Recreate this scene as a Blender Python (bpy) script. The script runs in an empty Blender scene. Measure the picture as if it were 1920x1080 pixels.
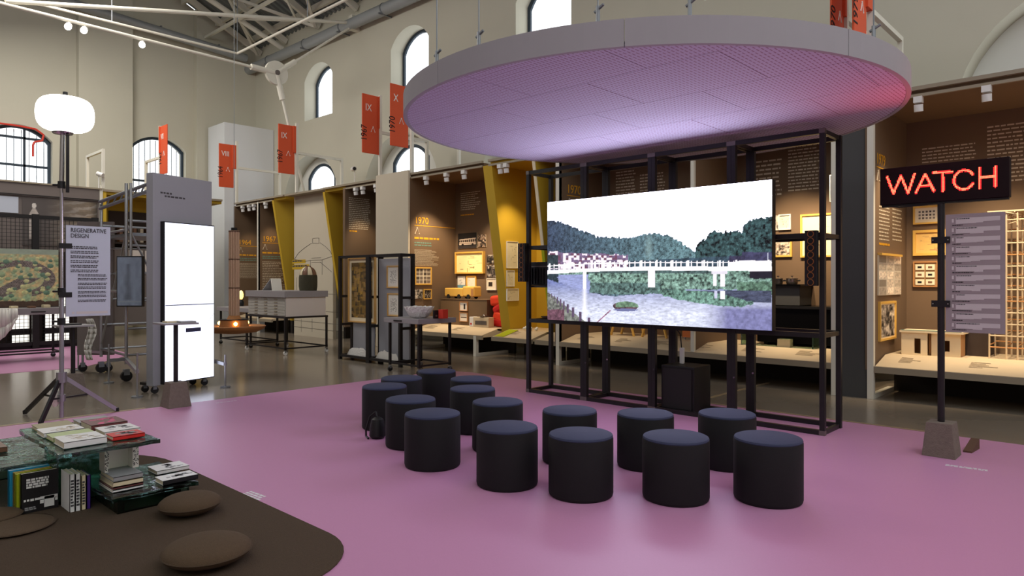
import bpy, bmesh, math, random
import numpy as np
from mathutils import Vector, Matrix
random.seed(7)
SC = bpy.context.scene
COL = SC.collection

# ------------------------------------------------------------------ camera, world, lights, exposure
CAM_H, FPX, CXP, HYP = 1.62, 1290.0, 960.0, 527.0
ANG = math.radians(133.1)
FWD = np.array([math.cos(ANG), math.sin(ANG), 0.0])
RGT = np.array([math.sin(ANG), -math.cos(ANG), 0.0])
UPV = np.array([0.0, 0.0, 1.0])
EYE = np.array([0.0, 0.0, CAM_H])
cam_d = bpy.data.cameras.new('camera')
cam = bpy.data.objects.new('camera', cam_d)
COL.objects.link(cam)
cam.location = EYE
cam.rotation_euler = (math.pi / 2, 0, ANG - math.pi / 2)
cam_d.sensor_width = 36.0
cam_d.lens = 36.0 * FPX / 1920.0
cam_d.shift_y = -(540.0 - HYP) / 1920.0
cam_d.clip_end = 200
SC.camera = cam

SC.view_settings.view_transform = 'Standard'
SC.view_settings.look = 'None'
SC.view_settings.gamma = 1.0
SC.view_settings.use_curve_mapping = False
SC.view_settings.exposure = 0.0

W = bpy.data.worlds.new('daylight')
SC.world = W
W.use_nodes = True
bg = W.node_tree.nodes['Background']
bg.inputs[0].default_value = (0.93, 0.97, 1.0, 1)
bg.inputs[1].default_value = 2.0


def area_light(name, loc, target, sx, sy, power, color):
    d = bpy.data.lights.new(name, 'AREA')
    d.shape = 'RECTANGLE'
    d.size, d.size_y, d.energy, d.color = sx, sy, power, color
    o = bpy.data.objects.new(name, d)
    COL.objects.link(o)
    o.location = loc
    o.rotation_euler = (Vector(target) - Vector(loc)).to_track_quat('-Z', 'Y').to_euler()
    return o


def spot(name, loc, target, power, color, size=70, blend=0.8, radius=0.06):
    d = bpy.data.lights.new(name, 'SPOT')
    d.energy, d.color = power, color
    d.spot_size, d.spot_blend, d.shadow_soft_size = math.radians(size), blend, radius
    o = bpy.data.objects.new(name, d)
    COL.objects.link(o)
    o.location = loc
    o.rotation_euler = (Vector(target) - Vector(loc)).to_track_quat('-Z', 'Y').to_euler()
    return o


# added area lights under the roof, out of view, to brighten the hall
area_light('added_fill_light', (-9, 3.0, 9.5), (-9, 5.0, 0), 12, 3, 110, (1.0, 0.94, 0.86))
area_light('added_fill_light', (-19, 4.0, 9.3), (-19, 6.0, 0), 6, 3, 620, (1.0, 0.95, 0.88))
WARM = (1.0, 0.78, 0.52)
for _x, _p, _tx in ((-21.3, 18, -22.0), (-19.9, 20, -20.4), (-15.0, 32, -15.6), (-12.2, 110, -12.9),
                    (-11.3, 110, -11.3), (-9.5, 55, -10.2), (-7.4, 70, -8.2), (-4.4, 130, -4.4), (-3.8, 90, -3.7),
                    (-2.2, 90, -2.7), (-1.6, 130, -1.6), (-0.3, 130, -0.4)):
    _y = 11.7 if _tx == _x or abs(_tx - _x) < 0.15 else 11.2
    spot('gallery_spot', (_x, 10.42, 3.86), (_tx, _y, 1.35), _p * 3.0, WARM)

# ------------------------------------------------------------------ projection helpers (pixel -> point on a known plane)
def ray(px, py):
    return FWD + (px - CXP) / FPX * RGT + (HYP - py) / FPX * UPV


def on_z(px, py, z=0.0):
    d = ray(px, py)
    return EYE + (z - CAM_H) / d[2] * d


def on_y(px, py, y):
    d = ray(px, py)
    return EYE + y / d[1] * d


def on_x(px, py, x):
    d = ray(px, py)
    return EYE + x / d[0] * d


# ------------------------------------------------------------------ materials
def lin(c):
    r = []
    for v in c[:3]:
        v = v / 255.0
        r.append(v / 12.92 if v <= 0.04045 else ((v + 0.055) / 1.055) ** 2.4)
    return (r[0], r[1], r[2], 1.0)


MATS = {}


def mat(name, rgb, rough=0.6, metal=0.0, noise=0.0, nscale=8.0, bump=0.0, bscale=60.0, emit=None, estr=0.0,
        trans=0.0, spec=None, ior=1.45, stretch=None, coat=0.0):
    m = bpy.data.materials.new(name)
    m.use_nodes = True
    nt = m.node_tree
    b = nt.nodes['Principled BSDF']
    b.inputs['Base Color'].default_value = lin(rgb)
    b.inputs['Roughness'].default_value = rough
    b.inputs['Metallic'].default_value = metal
    b.inputs['IOR'].default_value = ior
    if spec is not None:
        b.inputs['Specular IOR Level'].default_value = spec
    if trans:
        b.inputs['Transmission Weight'].default_value = trans
    if coat:
        b.inputs['Coat Weight'].default_value = coat
        b.inputs['Coat Roughness'].default_value = 0.1
    if emit:
        b.inputs['Emission Color'].default_value = lin(emit)
        b.inputs['Emission Strength'].default_value = estr
    tc = None
    if noise or bump:
        tc = nt.nodes.new('ShaderNodeTexCoord')
        mp = nt.nodes.new('ShaderNodeMapping')
        nt.links.new(tc.outputs['Object'], mp.inputs[0])
        if stretch:
            mp.inputs['Scale'].default_value = stretch
    if noise:
        n = nt.nodes.new('ShaderNodeTexNoise')
        n.inputs['Scale'].default_value = nscale
        n.inputs['Detail'].default_value = 5
        nt.links.new(mp.outputs[0], n.inputs['Vector'])
        mx = nt.nodes.new('ShaderNodeMix')
        mx.data_type = 'RGBA'
        c = lin(rgb)
        mx.inputs[6].default_value = (c[0] * (1 - noise), c[1] * (1 - noise), c[2] * (1 - noise), 1)
        mx.inputs[7].default_value = (min(1, c[0] * (1 + noise)), min(1, c[1] * (1 + noise)), min(1, c[2] * (1 + noise)), 1)
        nt.links.new(n.outputs[0], mx.inputs[0])
        nt.links.new(mx.outputs[2], b.inputs['Base Color'])
    if bump:
        n2 = nt.nodes.new('ShaderNodeTexNoise')
        n2.inputs['Scale'].default_value = bscale
        n2.inputs['Detail'].default_value = 4
        nt.links.new(mp.outputs[0], n2.inputs['Vector'])
        bp = nt.nodes.new('ShaderNodeBump')
        bp.inputs['Strength'].default_value = bump
        bp.inputs['Distance'].default_value = 0.02
        nt.links.new(n2.outputs[0], bp.inputs['Height'])
        nt.links.new(bp.outputs[0], b.inputs['Normal'])
    MATS[name] = m
    return m


def print_mat(name, emission=0.0, rough=0.6):
    m = bpy.data.materials.new(name)
    m.use_nodes = True
    nt = m.node_tree
    b = nt.nodes['Principled BSDF']
    a = nt.nodes.new('ShaderNodeAttribute')
    a.attribute_name = 'Col'
    b.inputs['Roughness'].default_value = rough
    if emission:
        b.inputs['Base Color'].default_value = (0.01, 0.01, 0.01, 1)
        nt.links.new(a.outputs['Color'], b.inputs['Emission Color'])
        b.inputs['Emission Strength'].default_value = emission
    else:
        nt.links.new(a.outputs['Color'], b.inputs['Base Color'])
    MATS[name] = m
    return m


M = MATS
mat('plaster', (202, 198, 181), 0.9, noise=0.06, nscale=0.6, bump=0.05, bscale=30)
mat('plaster_white', (226, 226, 220), 0.85, noise=0.03, nscale=0.8)
mat('booth_white', (222, 224, 226), 0.8, noise=0.02, nscale=1.0)
mat('concrete_floor', (130, 119, 105), 0.2, noise=0.22, nscale=0.9, bump=0.02, bscale=3)
mat('pink_vinyl', (194, 136, 173), 0.45, noise=0.05, nscale=120)
mat('beige_strip', (150, 130, 100), 0.5)
mat('ring_brown', (160, 100, 44), 0.5)
mat('brown_panel', (112, 90, 68), 0.8, noise=0.04, nscale=2)
mat('brown_dark', (58, 46, 40), 0.85, noise=0.05, nscale=2)
mat('kick_dark', (44, 38, 34), 0.9, noise=0.05, nscale=2)
mat('mustard', (196, 160, 42), 0.7, noise=0.04, nscale=2)
mat('beige_panel', (200, 189, 168), 0.75, noise=0.03, nscale=2)
mat('charcoal_grey', (70, 70, 70), 0.7, noise=0.05, nscale=2)
mat('shelf_cream', (206, 186, 154), 0.6, noise=0.04, nscale=3)
mat('rail_beige', (150, 138, 118), 0.5)
mat('white_steel', (222, 218, 204), 0.45)
mat('black_steel', (30, 27, 28), 0.42, metal=0.0, noise=0.15, nscale=5)
mat('black_plastic', (18, 17, 18), 0.5)
mat('grey_joint', (120, 112, 108), 0.4, metal=0.6)
mat('chrome', (200, 200, 205), 0.18, metal=1.0)
mat('alu', (170, 172, 176), 0.35, metal=0.9)
mat('galv', (140, 144, 148), 0.45, metal=0.7, noise=0.1, nscale=10)
mat('roof_metal', (118, 124, 122), 0.6)
mat('truss_steel', (222, 218, 204), 0.5)
mat('duct', (160, 164, 166), 0.4, metal=0.2)
mat('window_frame', (48, 62, 76), 0.5)
mat('glass_pane', (235, 245, 250), 0.02)
_nt = MATS['glass_pane'].node_tree
_tr, _gl, _mx = (_nt.nodes.new(k) for k in ('ShaderNodeBsdfTransparent', 'ShaderNodeBsdfGlossy', 'ShaderNodeMixShader'))
_gl.inputs['Roughness'].default_value = 0.03
_mx.inputs[0].default_value = 0.06
_nt.links.new(_tr.outputs[0], _mx.inputs[1])
_nt.links.new(_gl.outputs[0], _mx.inputs[2])
_nt.links.new(_mx.outputs[0], _nt.nodes['Material Output'].inputs['Surface'])
mat('flag_red', (214, 84, 44), 0.7, noise=0.03, nscale=3)
mat('flag_white', (236, 232, 226), 0.7)
mat('ink', (24, 22, 22), 0.8)
mat('ink_soft', (70, 68, 70), 0.8)
mat('caption_ink', (150, 132, 106), 0.8)
mat('cream_text', (205, 190, 165), 0.7)
mat('orange_text', (222, 160, 30), 0.7)
mat('teal_text', (110, 140, 125), 0.7)
mat('white_text', (225, 225, 225), 0.7)
mat('disc_rim', (158, 156, 158), 0.9, noise=0.04, nscale=3)
mat('stool_side', (17, 16, 18), 0.75, noise=0.15, nscale=30, bump=0.1, bscale=300)
mat('stool_top_screenlit', (50, 56, 82), 0.8, noise=0.12, nscale=25, bump=0.1, bscale=300)  # the screen's bluish light is put into the colour of the black pad
mat('rug_brown', (76, 59, 42), 0.95, noise=0.25, nscale=70, bump=0.6, bscale=220)
mat('cushion_brown', (84, 66, 47), 0.95, noise=0.2, nscale=60, bump=0.4, bscale=260)
mat('cast_glass', (140, 196, 180), 0.03, trans=1.0, ior=1.5, bump=0.5, bscale=13)
mat('concrete_block', (120, 108, 98), 0.9, noise=0.25, nscale=30, bump=0.4, bscale=90)
mat('grey_board', (152, 152, 158), 0.6, noise=0.03, nscale=2)
mat('sign_grey', (194, 199, 212), 0.55)
mat('list_grey', (158, 147, 148), 0.6)
mat('list_light', (204, 198, 196), 0.6)
mat('lightbox', (240, 244, 255), 0.5, emit=(226, 232, 255), estr=1.5)
mat('lightbox_white', (250, 250, 245), 0.5, emit=(255, 252, 240), estr=1.1)
mat('lightbox_print', (60, 60, 90), 0.6)
mat('balloon', (250, 248, 240), 0.6, emit=(255, 252, 244), estr=4.5)
mat('bulb', (255, 220, 150), 0.4, emit=(255, 190, 90), estr=14)
mat('bulb_shade', (255, 240, 200), 0.3, emit=(255, 205, 110), estr=2.2)
mat('lamp_on', (255, 250, 240), 0.4, emit=(255, 248, 235), estr=12)
mat('reed', (186, 152, 124), 0.8, noise=0.2, nscale=40, stretch=(8, 8, 1))
mat('bark', (168, 112, 62), 0.75, noise=0.3, nscale=30)
mat('reed_dark', (96, 68, 52), 0.8)
mat('wood_light', (206, 160, 92), 0.5, noise=0.12, nscale=6, stretch=(12, 1, 1))
mat('wood_yellow', (226, 178, 84), 0.5, noise=0.1, nscale=6)
mat('wood_oak', (180, 128, 78), 0.5, noise=0.15, nscale=8)
mat('paper', (232, 228, 216), 0.8)
mat('paper_cream', (232, 218, 186), 0.8)
mat('table_grey', (152, 147, 149), 0.5)
mat('plinth_brown', (112, 88, 62), 0.8)
mat('plan_white', (222, 212, 204), 0.6)
mat('drawer_grey', (176, 172, 164), 0.6, noise=0.06, nscale=6, stretch=(1, 1, 14))
mat('handle_dark', (40, 36, 36), 0.5)
mat('crumpled', (238, 235, 230), 0.8, noise=0.12, nscale=26, bump=1.0, bscale=40)
mat('red_orange', (226, 62, 24), 0.75, noise=0.08, nscale=6)
mat('red_deep', (196, 26, 22), 0.75)
mat('red_box', (214, 58, 40), 0.5)
mat('woven_green', (64, 60, 42), 0.85, noise=0.3, nscale=50, bump=0.5, bscale=80)
mat('cream_cloth', (222, 218, 210), 0.9, noise=0.1, nscale=10)
mat('white_plastic', (228, 226, 222), 0.4)
mat('black_gloss', (8, 8, 9), 0.3, spec=0.2)
mat('green_glass', (150, 190, 165), 0.05, trans=0.9, ior=1.45)
mat('model_white', (228, 208, 172), 0.7)
mat('model_wood', (176, 130, 84), 0.7)
mat('steel_pot', (150, 140, 132), 0.25, metal=0.9)
mat('orange_chair', (206, 112, 46), 0.5)
mat('led_face', (26, 8, 12), 0.5, spec=0.2)
mat('led_core', (255, 60, 40), 0.4)
mat('led_edge', (255, 20, 20), 0.4)
mat('screen_dark', (74, 80, 92), 0.15)
mat('mesh_black', (26, 24, 24), 0.6)
mat('fascia_grey', (112, 102, 98), 0.7)
mat('page', (226, 214, 186), 0.85, noise=0.1, nscale=60, stretch=(1, 1, 40))
for _n, _c in dict(bk_white=(226, 224, 220), bk_grey=(150, 148, 148), bk_green=(176, 190, 130), bk_black=(26, 24, 26),
                   bk_red=(206, 40, 34), bk_maroon=(110, 60, 58), bk_blue=(30, 140, 180), bk_lime=(170, 180, 30),
                   bk_olive=(150, 130, 40), bk_purple=(66, 34, 120), bk_cream=(222, 206, 170), bk_beige=(196, 182, 160),
                   bk_brown=(120, 84, 62), bk_pink=(226, 60, 130), bk_gold=(150, 138, 96)).items():
    mat(_n, _c, 0.45, noise=0.06, nscale=14)
M['led_core'].node_tree.nodes['Principled BSDF'].inputs['Emission Color'].default_value = (1, 0.062, 0.03, 1)
M['led_core'].node_tree.nodes['Principled BSDF'].inputs['Emission Strength'].default_value = 8
M['led_edge'].node_tree.nodes['Principled BSDF'].inputs['Emission Color'].default_value = (1, 0.03, 0.035, 1)
M['led_edge'].node_tree.nodes['Principled BSDF'].inputs['Emission Strength'].default_value = 1.3
print_mat('print')
print_mat('screen_print', emission=1.15)


def perforated(name, rgb):
    """pale acoustic board with rows of small punched holes"""
    m = mat(name, rgb, 0.9)
    nt = m.node_tree
    b = nt.nodes['Principled BSDF']
    tc = nt.nodes.new('ShaderNodeTexCoord')
    sp = nt.nodes.new('ShaderNodeSeparateXYZ')
    nt.links.new(tc.outputs['Object'], sp.inputs[0])

    def m_(op, a, bb=None):
        n = nt.nodes.new('ShaderNodeMath')
        n.operation = op
        for i, v in enumerate((a, bb)):
            if v is None:
                continue
            if isinstance(v, (int, float)):
                n.inputs[i].default_value = v
            else:
                nt.links.new(v, n.inputs[i])
        return n.outputs[0]
    fx = m_('SUBTRACT', m_('FRACT', m_('MULTIPLY', sp.outputs[0], 28.0)), 0.5)
    fy = m_('SUBTRACT', m_('FRACT', m_('MULTIPLY', sp.outputs[1], 15.0)), 0.5)
    in_x = m_('LESS_THAN', m_('ABSOLUTE', fx), 0.15)
    in_y = m_('LESS_THAN', m_('ABSOLUTE', fy), 0.36)
    hole = m_('MULTIPLY', in_x, in_y)
    mx = nt.nodes.new('ShaderNodeMix')
    mx.data_type = 'RGBA'
    c = lin(rgb)
    mx.inputs[6].default_value = c
    mx.inputs[7].default_value = (c[0] * 0.6, c[1] * 0.42, c[2] * 0.46, 1)
    nt.links.new(hole, mx.inputs[0])
    nt.links.new(mx.outputs[2], b.inputs['Base Color'])


perforated('disc_board', (188, 182, 204))


def ribbed(name, rgb, rgb2, freq):
    m = mat(name, rgb, 0.45, metal=0.3)
    nt = m.node_tree
    b = nt.nodes['Principled BSDF']
    return m


# ------------------------------------------------------------------ mesh builder
def quat_to(d):
    return Vector((0, 0, 1)).rotation_difference(Vector(d).normalized())


class MB:
    def __init__(self):
        self.v, self.f = [], []

    def poly(self, pts):
        n = len(self.v)
        self.v += [tuple(map(float, p)) for p in pts]
        self.f.append(tuple(range(n, n + len(pts))))
        return self

    def box(self, x0, x1, y0, y1, z0, z1):
        n = len(self.v)
        self.v += [(x, y, z) for z in (z0, z1) for x, y in ((x0, y0), (x1, y0), (x1, y1), (x0, y1))]
        self.f += [tuple(n + i for i in q) for q in ((3, 2, 1, 0), (4, 5, 6, 7), (0, 1, 5, 4), (1, 2, 6, 5), (2, 3, 7, 6), (3, 0, 4, 7))]
        return self

    def hexa(self, p):
        """eight corners, bottom four then top four, both counter-clockwise from above"""
        n = len(self.v)
        self.v += [tuple(map(float, q)) for q in p]
        self.f += [tuple(n + i for i in q) for q in ((3, 2, 1, 0), (4, 5, 6, 7), (0, 1, 5, 4), (1, 2, 6, 5), (2, 3, 7, 6), (3, 0, 4, 7))]
        return self

    def cyl(self, p0, p1, r, n=12, r2=None, cap=True):
        r2 = r if r2 is None else r2
        p0, p1 = Vector(p0), Vector(p1)
        q = quat_to(p1 - p0)
        b = len(self.v)
        for p, rr in ((p0, r), (p1, r2)):
            for i in range(n):
                a = 2 * math.pi * i / n
                self.v.append(tuple(p + q @ Vector((rr * math.cos(a), rr * math.sin(a), 0))))
        for i in range(n):
            j = (i + 1) % n
            self.f.append((b + i, b + j, b + n + j, b + n + i))
        if cap:
            self.f.append(tuple(b + i for i in reversed(range(n))))
            self.f.append(tuple(b + n + i for i in range(n)))
        return self

    def bar(self, p0, p1, w, h=None):
        """square section bar along p0-p1"""
        h = h or w
        p0, p1 = Vector(p0), Vector(p1)
        d = (p1 - p0).normalized()
        up = Vector((0, 0, 1)) if abs(d.z) < 0.95 else Vector((0, 1, 0))
        s = d.cross(up).normalized() * (w / 2)
        u = s.cross(d).normalized() * (h / 2)
        n = len(self.v)
        for p in (p0, p1):
            self.v += [tuple(p - s - u), tuple(p + s - u), tuple(p + s + u), tuple(p - s + u)]
        self.f += [tuple(n + i for i in q) for q in ((0, 1, 5, 4), (1, 2, 6, 5), (2, 3, 7, 6), (3, 0, 4, 7), (3, 2, 1, 0), (4, 5, 6, 7))]
        return self

    def tube(self, pts, r, n=8):
        for a, b in zip(pts[:-1], pts[1:]):
            self.cyl(a, b, r, n)
        return self

    def lathe(self, c, prof, n=32, closed=True):
        """profile of (radius, z) turned about the vertical through c"""
        b = len(self.v)
        for r, z in prof:
            for i in range(n):
                a = 2 * math.pi * i / n
                self.v.append((c[0] + r * math.cos(a), c[1] + r * math.sin(a), c[2] + z))
        for k in range(len(prof) - 1):
            for i in range(n):
                j = (i + 1) % n
                self.f.append((b + k * n + i, b + k * n + j, b + (k + 1) * n + j, b + (k + 1) * n + i))
        if closed:
            self.f.append(tuple(b + i for i in reversed(range(n))))
            self.f.append(tuple(b + (len(prof) - 1) * n + i for i in range(n)))
        return self

    def prism(self, poly, z0, z1):
        n, k = len(self.v), len(poly)
        self.v += [(x, y, z0) for x, y in poly] + [(x, y, z1) for x, y in poly]
        self.f.append(tuple(n + i for i in reversed(range(k))))
        self.f.append(tuple(n + k + i for i in range(k)))
        for i in range(k):
            j = (i + 1) % k
            self.f.append((n + i, n + j, n + k + j, n + k + i))
        return self

    def xf(self, mtx, start=0):
        self.v[start:] = [tuple(mtx @ Vector(p)) for p in self.v[start:]]
        return self


ORIGIN = {}


def build(mb, name, m, parent=None, smooth=False, bevel=0.0, kind=None, label=None, segs=2):
    me = bpy.data.meshes.new(name)
    o = bpy.data.objects.new(name, me)
    COL.objects.link(o)
    if parent is not None:
        org = ORIGIN[parent.name]
        o.parent = parent
        ORIGIN[o.name] = org
    else:
        if mb.v:
            a = np.array(mb.v)
            org = Vector(((a[:, 0].min() + a[:, 0].max()) / 2, (a[:, 1].min() + a[:, 1].max()) / 2, a[:, 2].min()))
        else:
            org = Vector((0, 0, 0))
        o.location = org
        ORIGIN[o.name] = org
    me.from_pydata([(p[0] - org[0], p[1] - org[1], p[2] - org[2]) for p in mb.v], [], mb.f)
    me.materials.append(M[m] if isinstance(m, str) else m)
    if smooth:
        me.polygons.foreach_set('use_smooth', [True] * len(me.polygons))
        me.set_sharp_from_angle(angle=math.radians(40))
    if bevel:
        md = o.modifiers.new('edge', 'BEVEL')
        md.width, md.segments, md.limit_method = bevel, segs, 'ANGLE'
    if kind:
        o['kind'] = kind
    if label:
        o['label'] = label
    me.update()
    return o


def thing(name, label, cat, loc, group=None):
    o = bpy.data.objects.new(name, None)
    COL.objects.link(o)
    o.location = loc
    o.empty_display_size = 0.1
    o['label'], o['category'] = label, cat
    if group:
        o['group'] = group
    ORIGIN[o.name] = Vector(loc)
    return o


def tag(o, label, cat, group=None):
    o['label'], o['category'] = label, cat
    if group:
        o['group'] = group
    return o


def struct(mb, name, m, parent=None, **k):
    o = build(mb, name, m, parent, **k)
    if parent is None:
        o['kind'] = 'structure'
    return o


# wall frames: origin, right, up(z), outward normal
def pt(plane, c, a, z, off=0.0):
    """point on plane X=c (faces +X, a is y) or Y=c (faces -Y, a is x), pushed out by off"""
    return (c + off, a, z) if plane == 'X' else (a, c - off, z)


def slab(mb, plane, c, a0, a1, z0, z1, t, off=0.0):
    """flat board standing out from a wall plane from off to off+t"""
    a0, a1 = min(a0, a1), max(a0, a1)
    if plane == 'X':
        mb.box(c + off, c + off + t, a0, a1, z0, z1)
    else:
        mb.box(a0, a1, c - off - t, c - off, z0, z1)
    return mb


def rect_px(plane, c, x0, y0, x1, y1):
    """pixel rectangle -> (a0, a1, z0, z1) on a wall plane"""
    fn = on_x if plane == 'X' else on_y
    k = 1 if plane == 'X' else 0
    l, r = fn(x0, (y0 + y1) / 2, c), fn(x1, (y0 + y1) / 2, c)
    t, b = fn((x0 + x1) / 2, y0, c), fn((x0 + x1) / 2, y1, c)
    return l[k], r[k], b[2], t[2]


def text(body, size, m, mtx, parent, name='lettering', extrude=0.002, sx=1.0, align='LEFT', shear=0.0):
    cu = bpy.data.curves.new(name, 'FONT')
    cu.body, cu.size, cu.extrude, cu.align_x, cu.shear = body, size, extrude, align, shear
    cu.resolution_u = 3
    tmp = bpy.data.objects.new('tmp', cu)
    COL.objects.link(tmp)
    bpy.context.view_layer.update()
    me = bpy.data.meshes.new_from_object(tmp)
    bpy.data.objects.remove(tmp)
    bpy.data.curves.remove(cu)
    me.name = name
    o = bpy.data.objects.new(name, me)
    COL.objects.link(o)
    o.parent = parent
    org = ORIGIN[parent.name]
    me.transform(Matrix.Translation(-org) @ mtx @ Matrix.Diagonal((sx, 1, 1, 1)))
    me.materials.clear()
    me.materials.append(M[m])
    ORIGIN[o.name] = org
    return o


def wall_mtx(plane, c, a, z, off=0.004, turn=0.0):
    R = Matrix(((0, 0, 1, 0), (1, 0, 0, 0), (0, 1, 0, 0), (0, 0, 0, 1))) if plane == 'X' else \
        Matrix(((1, 0, 0, 0), (0, 0, -1, 0), (0, 1, 0, 0), (0, 0, 0, 1)))
    return Matrix.Translation(pt(plane, c, a, z, off)) @ R @ Matrix.Rotation(turn, 4, 'Z')


def wordbars(plane, c, a0, a1, z0, z1, lines, m, parent, seed=0, fill=0.55, off=0.003, ragged=0.35, name='lettering'):
    """lines of small print, too small to read: each word a flat bar"""
    rnd = random.Random(seed)
    mb = MB()
    h = (z1 - z0) / lines
    for i in range(lines):
        zt = z1 - i * h
        end = a1 - rnd.random() * ragged * (a1 - a0)
        a = a0
        while a < end:
            w = min(rnd.uniform(0.8, 3.2) * h * 0.6, end - a)
            if w < 0.15 * h:
                break
            zz = zt - h * fill * rnd.uniform(0.85, 1.0)
            mb.poly([pt(plane, c, a, zz, off), pt(plane, c, a + w, zz, off), pt(plane, c, a + w, zt, off), pt(plane, c, a, zt, off)])
            a += w + 0.28 * h
    return build(mb, name, m, parent, kind='stuff')


def picture(name, p00, du, dv, nx, ny, func, m, parent, flip=False):
    """flat printed picture: a grid from corner p00 (top left) along du (right) and dv (down); func(u, v) -> rgb arrays"""
    u, v = np.meshgrid(np.linspace(0, 1, nx), np.linspace(0, 1, ny))
    P = np.array(p00)[None, None] + u[..., None] * np.array(du) + v[..., None] * np.array(dv)
    c = np.clip(func(u, v), 0, 16)
    rgba = np.ones((ny, nx, 4), np.float32)
    rgba[..., :3] = c
    org = ORIGIN[parent.name] if parent is not None else Vector(p00)
    co = (P.reshape(-1, 3) - np.array(org)).astype(np.float32)
    idx = np.arange(nx * ny).reshape(ny, nx)
    q = np.stack([idx[1:, :-1], idx[1:, 1:], idx[:-1, 1:], idx[:-1, :-1]], -1).reshape(-1, 4)
    me = bpy.data.meshes.new(name)
    me.vertices.add(len(co))
    me.vertices.foreach_set('co', co.ravel())
    me.loops.add(q.size)
    me.loops.foreach_set('vertex_index', q.ravel().astype(np.int32))
    me.polygons.add(len(q))
    me.polygons.foreach_set('loop_start', np.arange(0, q.size, 4, dtype=np.int32))
    me.update(calc_edges=True)
    at = me.color_attributes.new('Col', 'FLOAT_COLOR', 'POINT')
    at.data.foreach_set('color', rgba.ravel())
    me.materials.append(M[m])
    me.validate()
    o = bpy.data.objects.new(name, me)
    COL.objects.link(o)
    if parent is not None:
        o.parent = parent
    else:
        o.location = org
    ORIGIN[o.name] = org
    return o


def s2l(c):
    c = np.asarray(c, float) / 255.0
    return np.where(c <= 0.04045, c / 12.92, ((c + 0.055) / 1.055) ** 2.4)


def vnoise(u, v, s, seed, oct_=3):
    """smooth value noise on arrays"""
    out, amp, tot = 0, 1.0, 0
    for k in range(oct_):
        rs = np.random.RandomState(seed + k)
        g = rs.rand(64, 64)
        x, y = u * s, v * s
        xi, yi = np.floor(x).astype(int), np.floor(y).astype(int)
        fx, fy = x - xi, y - yi
        fx, fy = fx * fx * (3 - 2 * fx), fy * fy * (3 - 2 * fy)
        a, b = g[yi % 64, xi % 64], g[yi % 64, (xi + 1) % 64]
        c, d = g[(yi + 1) % 64, xi % 64], g[(yi + 1) % 64, (xi + 1) % 64]
        out = out + amp * ((a * (1 - fx) + b * fx) * (1 - fy) + (c * (1 - fx) + d * fx) * fy)
        tot += amp
        amp *= 0.55
        s *= 2.1
    return out / tot


def plate(outer, holes, t, mtx, name, m, parent=None):
    """flat plate with holes (2D outlines), thickness t, placed by mtx"""
    cu = bpy.data.curves.new(name, 'CURVE')
    cu.dimensions = '2D'
    cu.fill_mode = 'BOTH'
    cu.extrude = t / 2
    for pl in [outer] + holes:
        s = cu.splines.new('POLY')
        s.points.add(len(pl) - 1)
        for q, p in zip(s.points, pl):
            q.co = (p[0], p[1], 0, 1)
        s.use_cyclic_u = True
    tmp = bpy.data.objects.new('tmp', cu)
    COL.objects.link(tmp)
    bpy.context.view_layer.update()
    me = bpy.data.meshes.new_from_object(tmp)
    bpy.data.objects.remove(tmp)
    bpy.data.curves.remove(cu)
    me.name = name
    me.transform(mtx)
    me.materials.clear()
    me.materials.append(M[m])
    o = bpy.data.objects.new(name, me)
    COL.objects.link(o)
    org = Vector((0, 0, 0))
    if parent is not None:
        org = ORIGIN[parent.name]
        me.transform(Matrix.Translation(-org))
        o.parent = parent
    else:
        o['kind'] = 'structure'
    ORIGIN[o.name] = org
    return o


def arch(a0, a1, z0, zt, rise, n=14):
    """outline of an opening with a segmental arched head; zt is the crown"""
    w = (a1 - a0) / 2
    rise = min(rise, w)
    r = (w * w + rise * rise) / (2 * rise)
    zc = zt - r
    t0 = math.asin(min(1, w / r))
    pts = [(a0, z0), (a1, z0)]
    for i in range(n + 1):
        t = t0 - 2 * t0 * i / n
        pts.append(((a0 + a1) / 2 + r * math.sin(t), zc + r * math.cos(t)))
    return pts


# ================================================================== THE SETTING
ZT = 4.19          # top of the display walls
YF = 10.27         # front plane of the display walls on the long side
XL = -21.5         # front plane of the display walls on the short side
MT_R = Matrix(((1, 0, 0, 0), (0, 0, -1, 12.75), (0, 1, 0, 0), (0, 0, 0, 1)))
MT_RB = Matrix(((1, 0, 0, 0), (0, 0, -1, 13.06), (0, 1, 0, 0), (0, 0, 0, 1)))
MT_L = Matrix(((0, 0, 1, -25.7), (1, 0, 0, 0), (0, 1, 0, 0), (0, 0, 0, 1)))

struct(MB().box(-26, 8, -9, 13.5, -0.2, 0.0), 'floor', 'concrete_floor')
struct(MB().prism([(-9.35, -9), (7.9, -9), (7.9, 8.40), (-8.9, 8.40), (-9.2, 8.30), (-9.35, 8.05)], 0.0, 0.004), 'floor_2', 'pink_vinyl')
struct(MB().prism([(-15.1, -4), (-14.65, 3.9), (-16.5, 5.35), (-20.7, 5.6), (-20.7, -4)], 0.0, 0.004), 'floor_3', 'pink_vinyl')
struct(MB().box(-4.9, -1.62, 8.40, 8.45, 0.0, 0.008), 'trim_1', 'beige_strip')
_a, _b = on_z(1330, 746, 0.0), on_z(1440, 718, 0.0)
struct(MB().bar((_a[0], _a[1], 0.001), (_b[0], _b[1], 0.001), 0.05, 0.008), 'trim_3', 'beige_strip')
struct(MB().box(-9.42, -9.35, -6, 3.2, 0.0, 0.008), 'trim_2', 'beige_strip')

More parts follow.
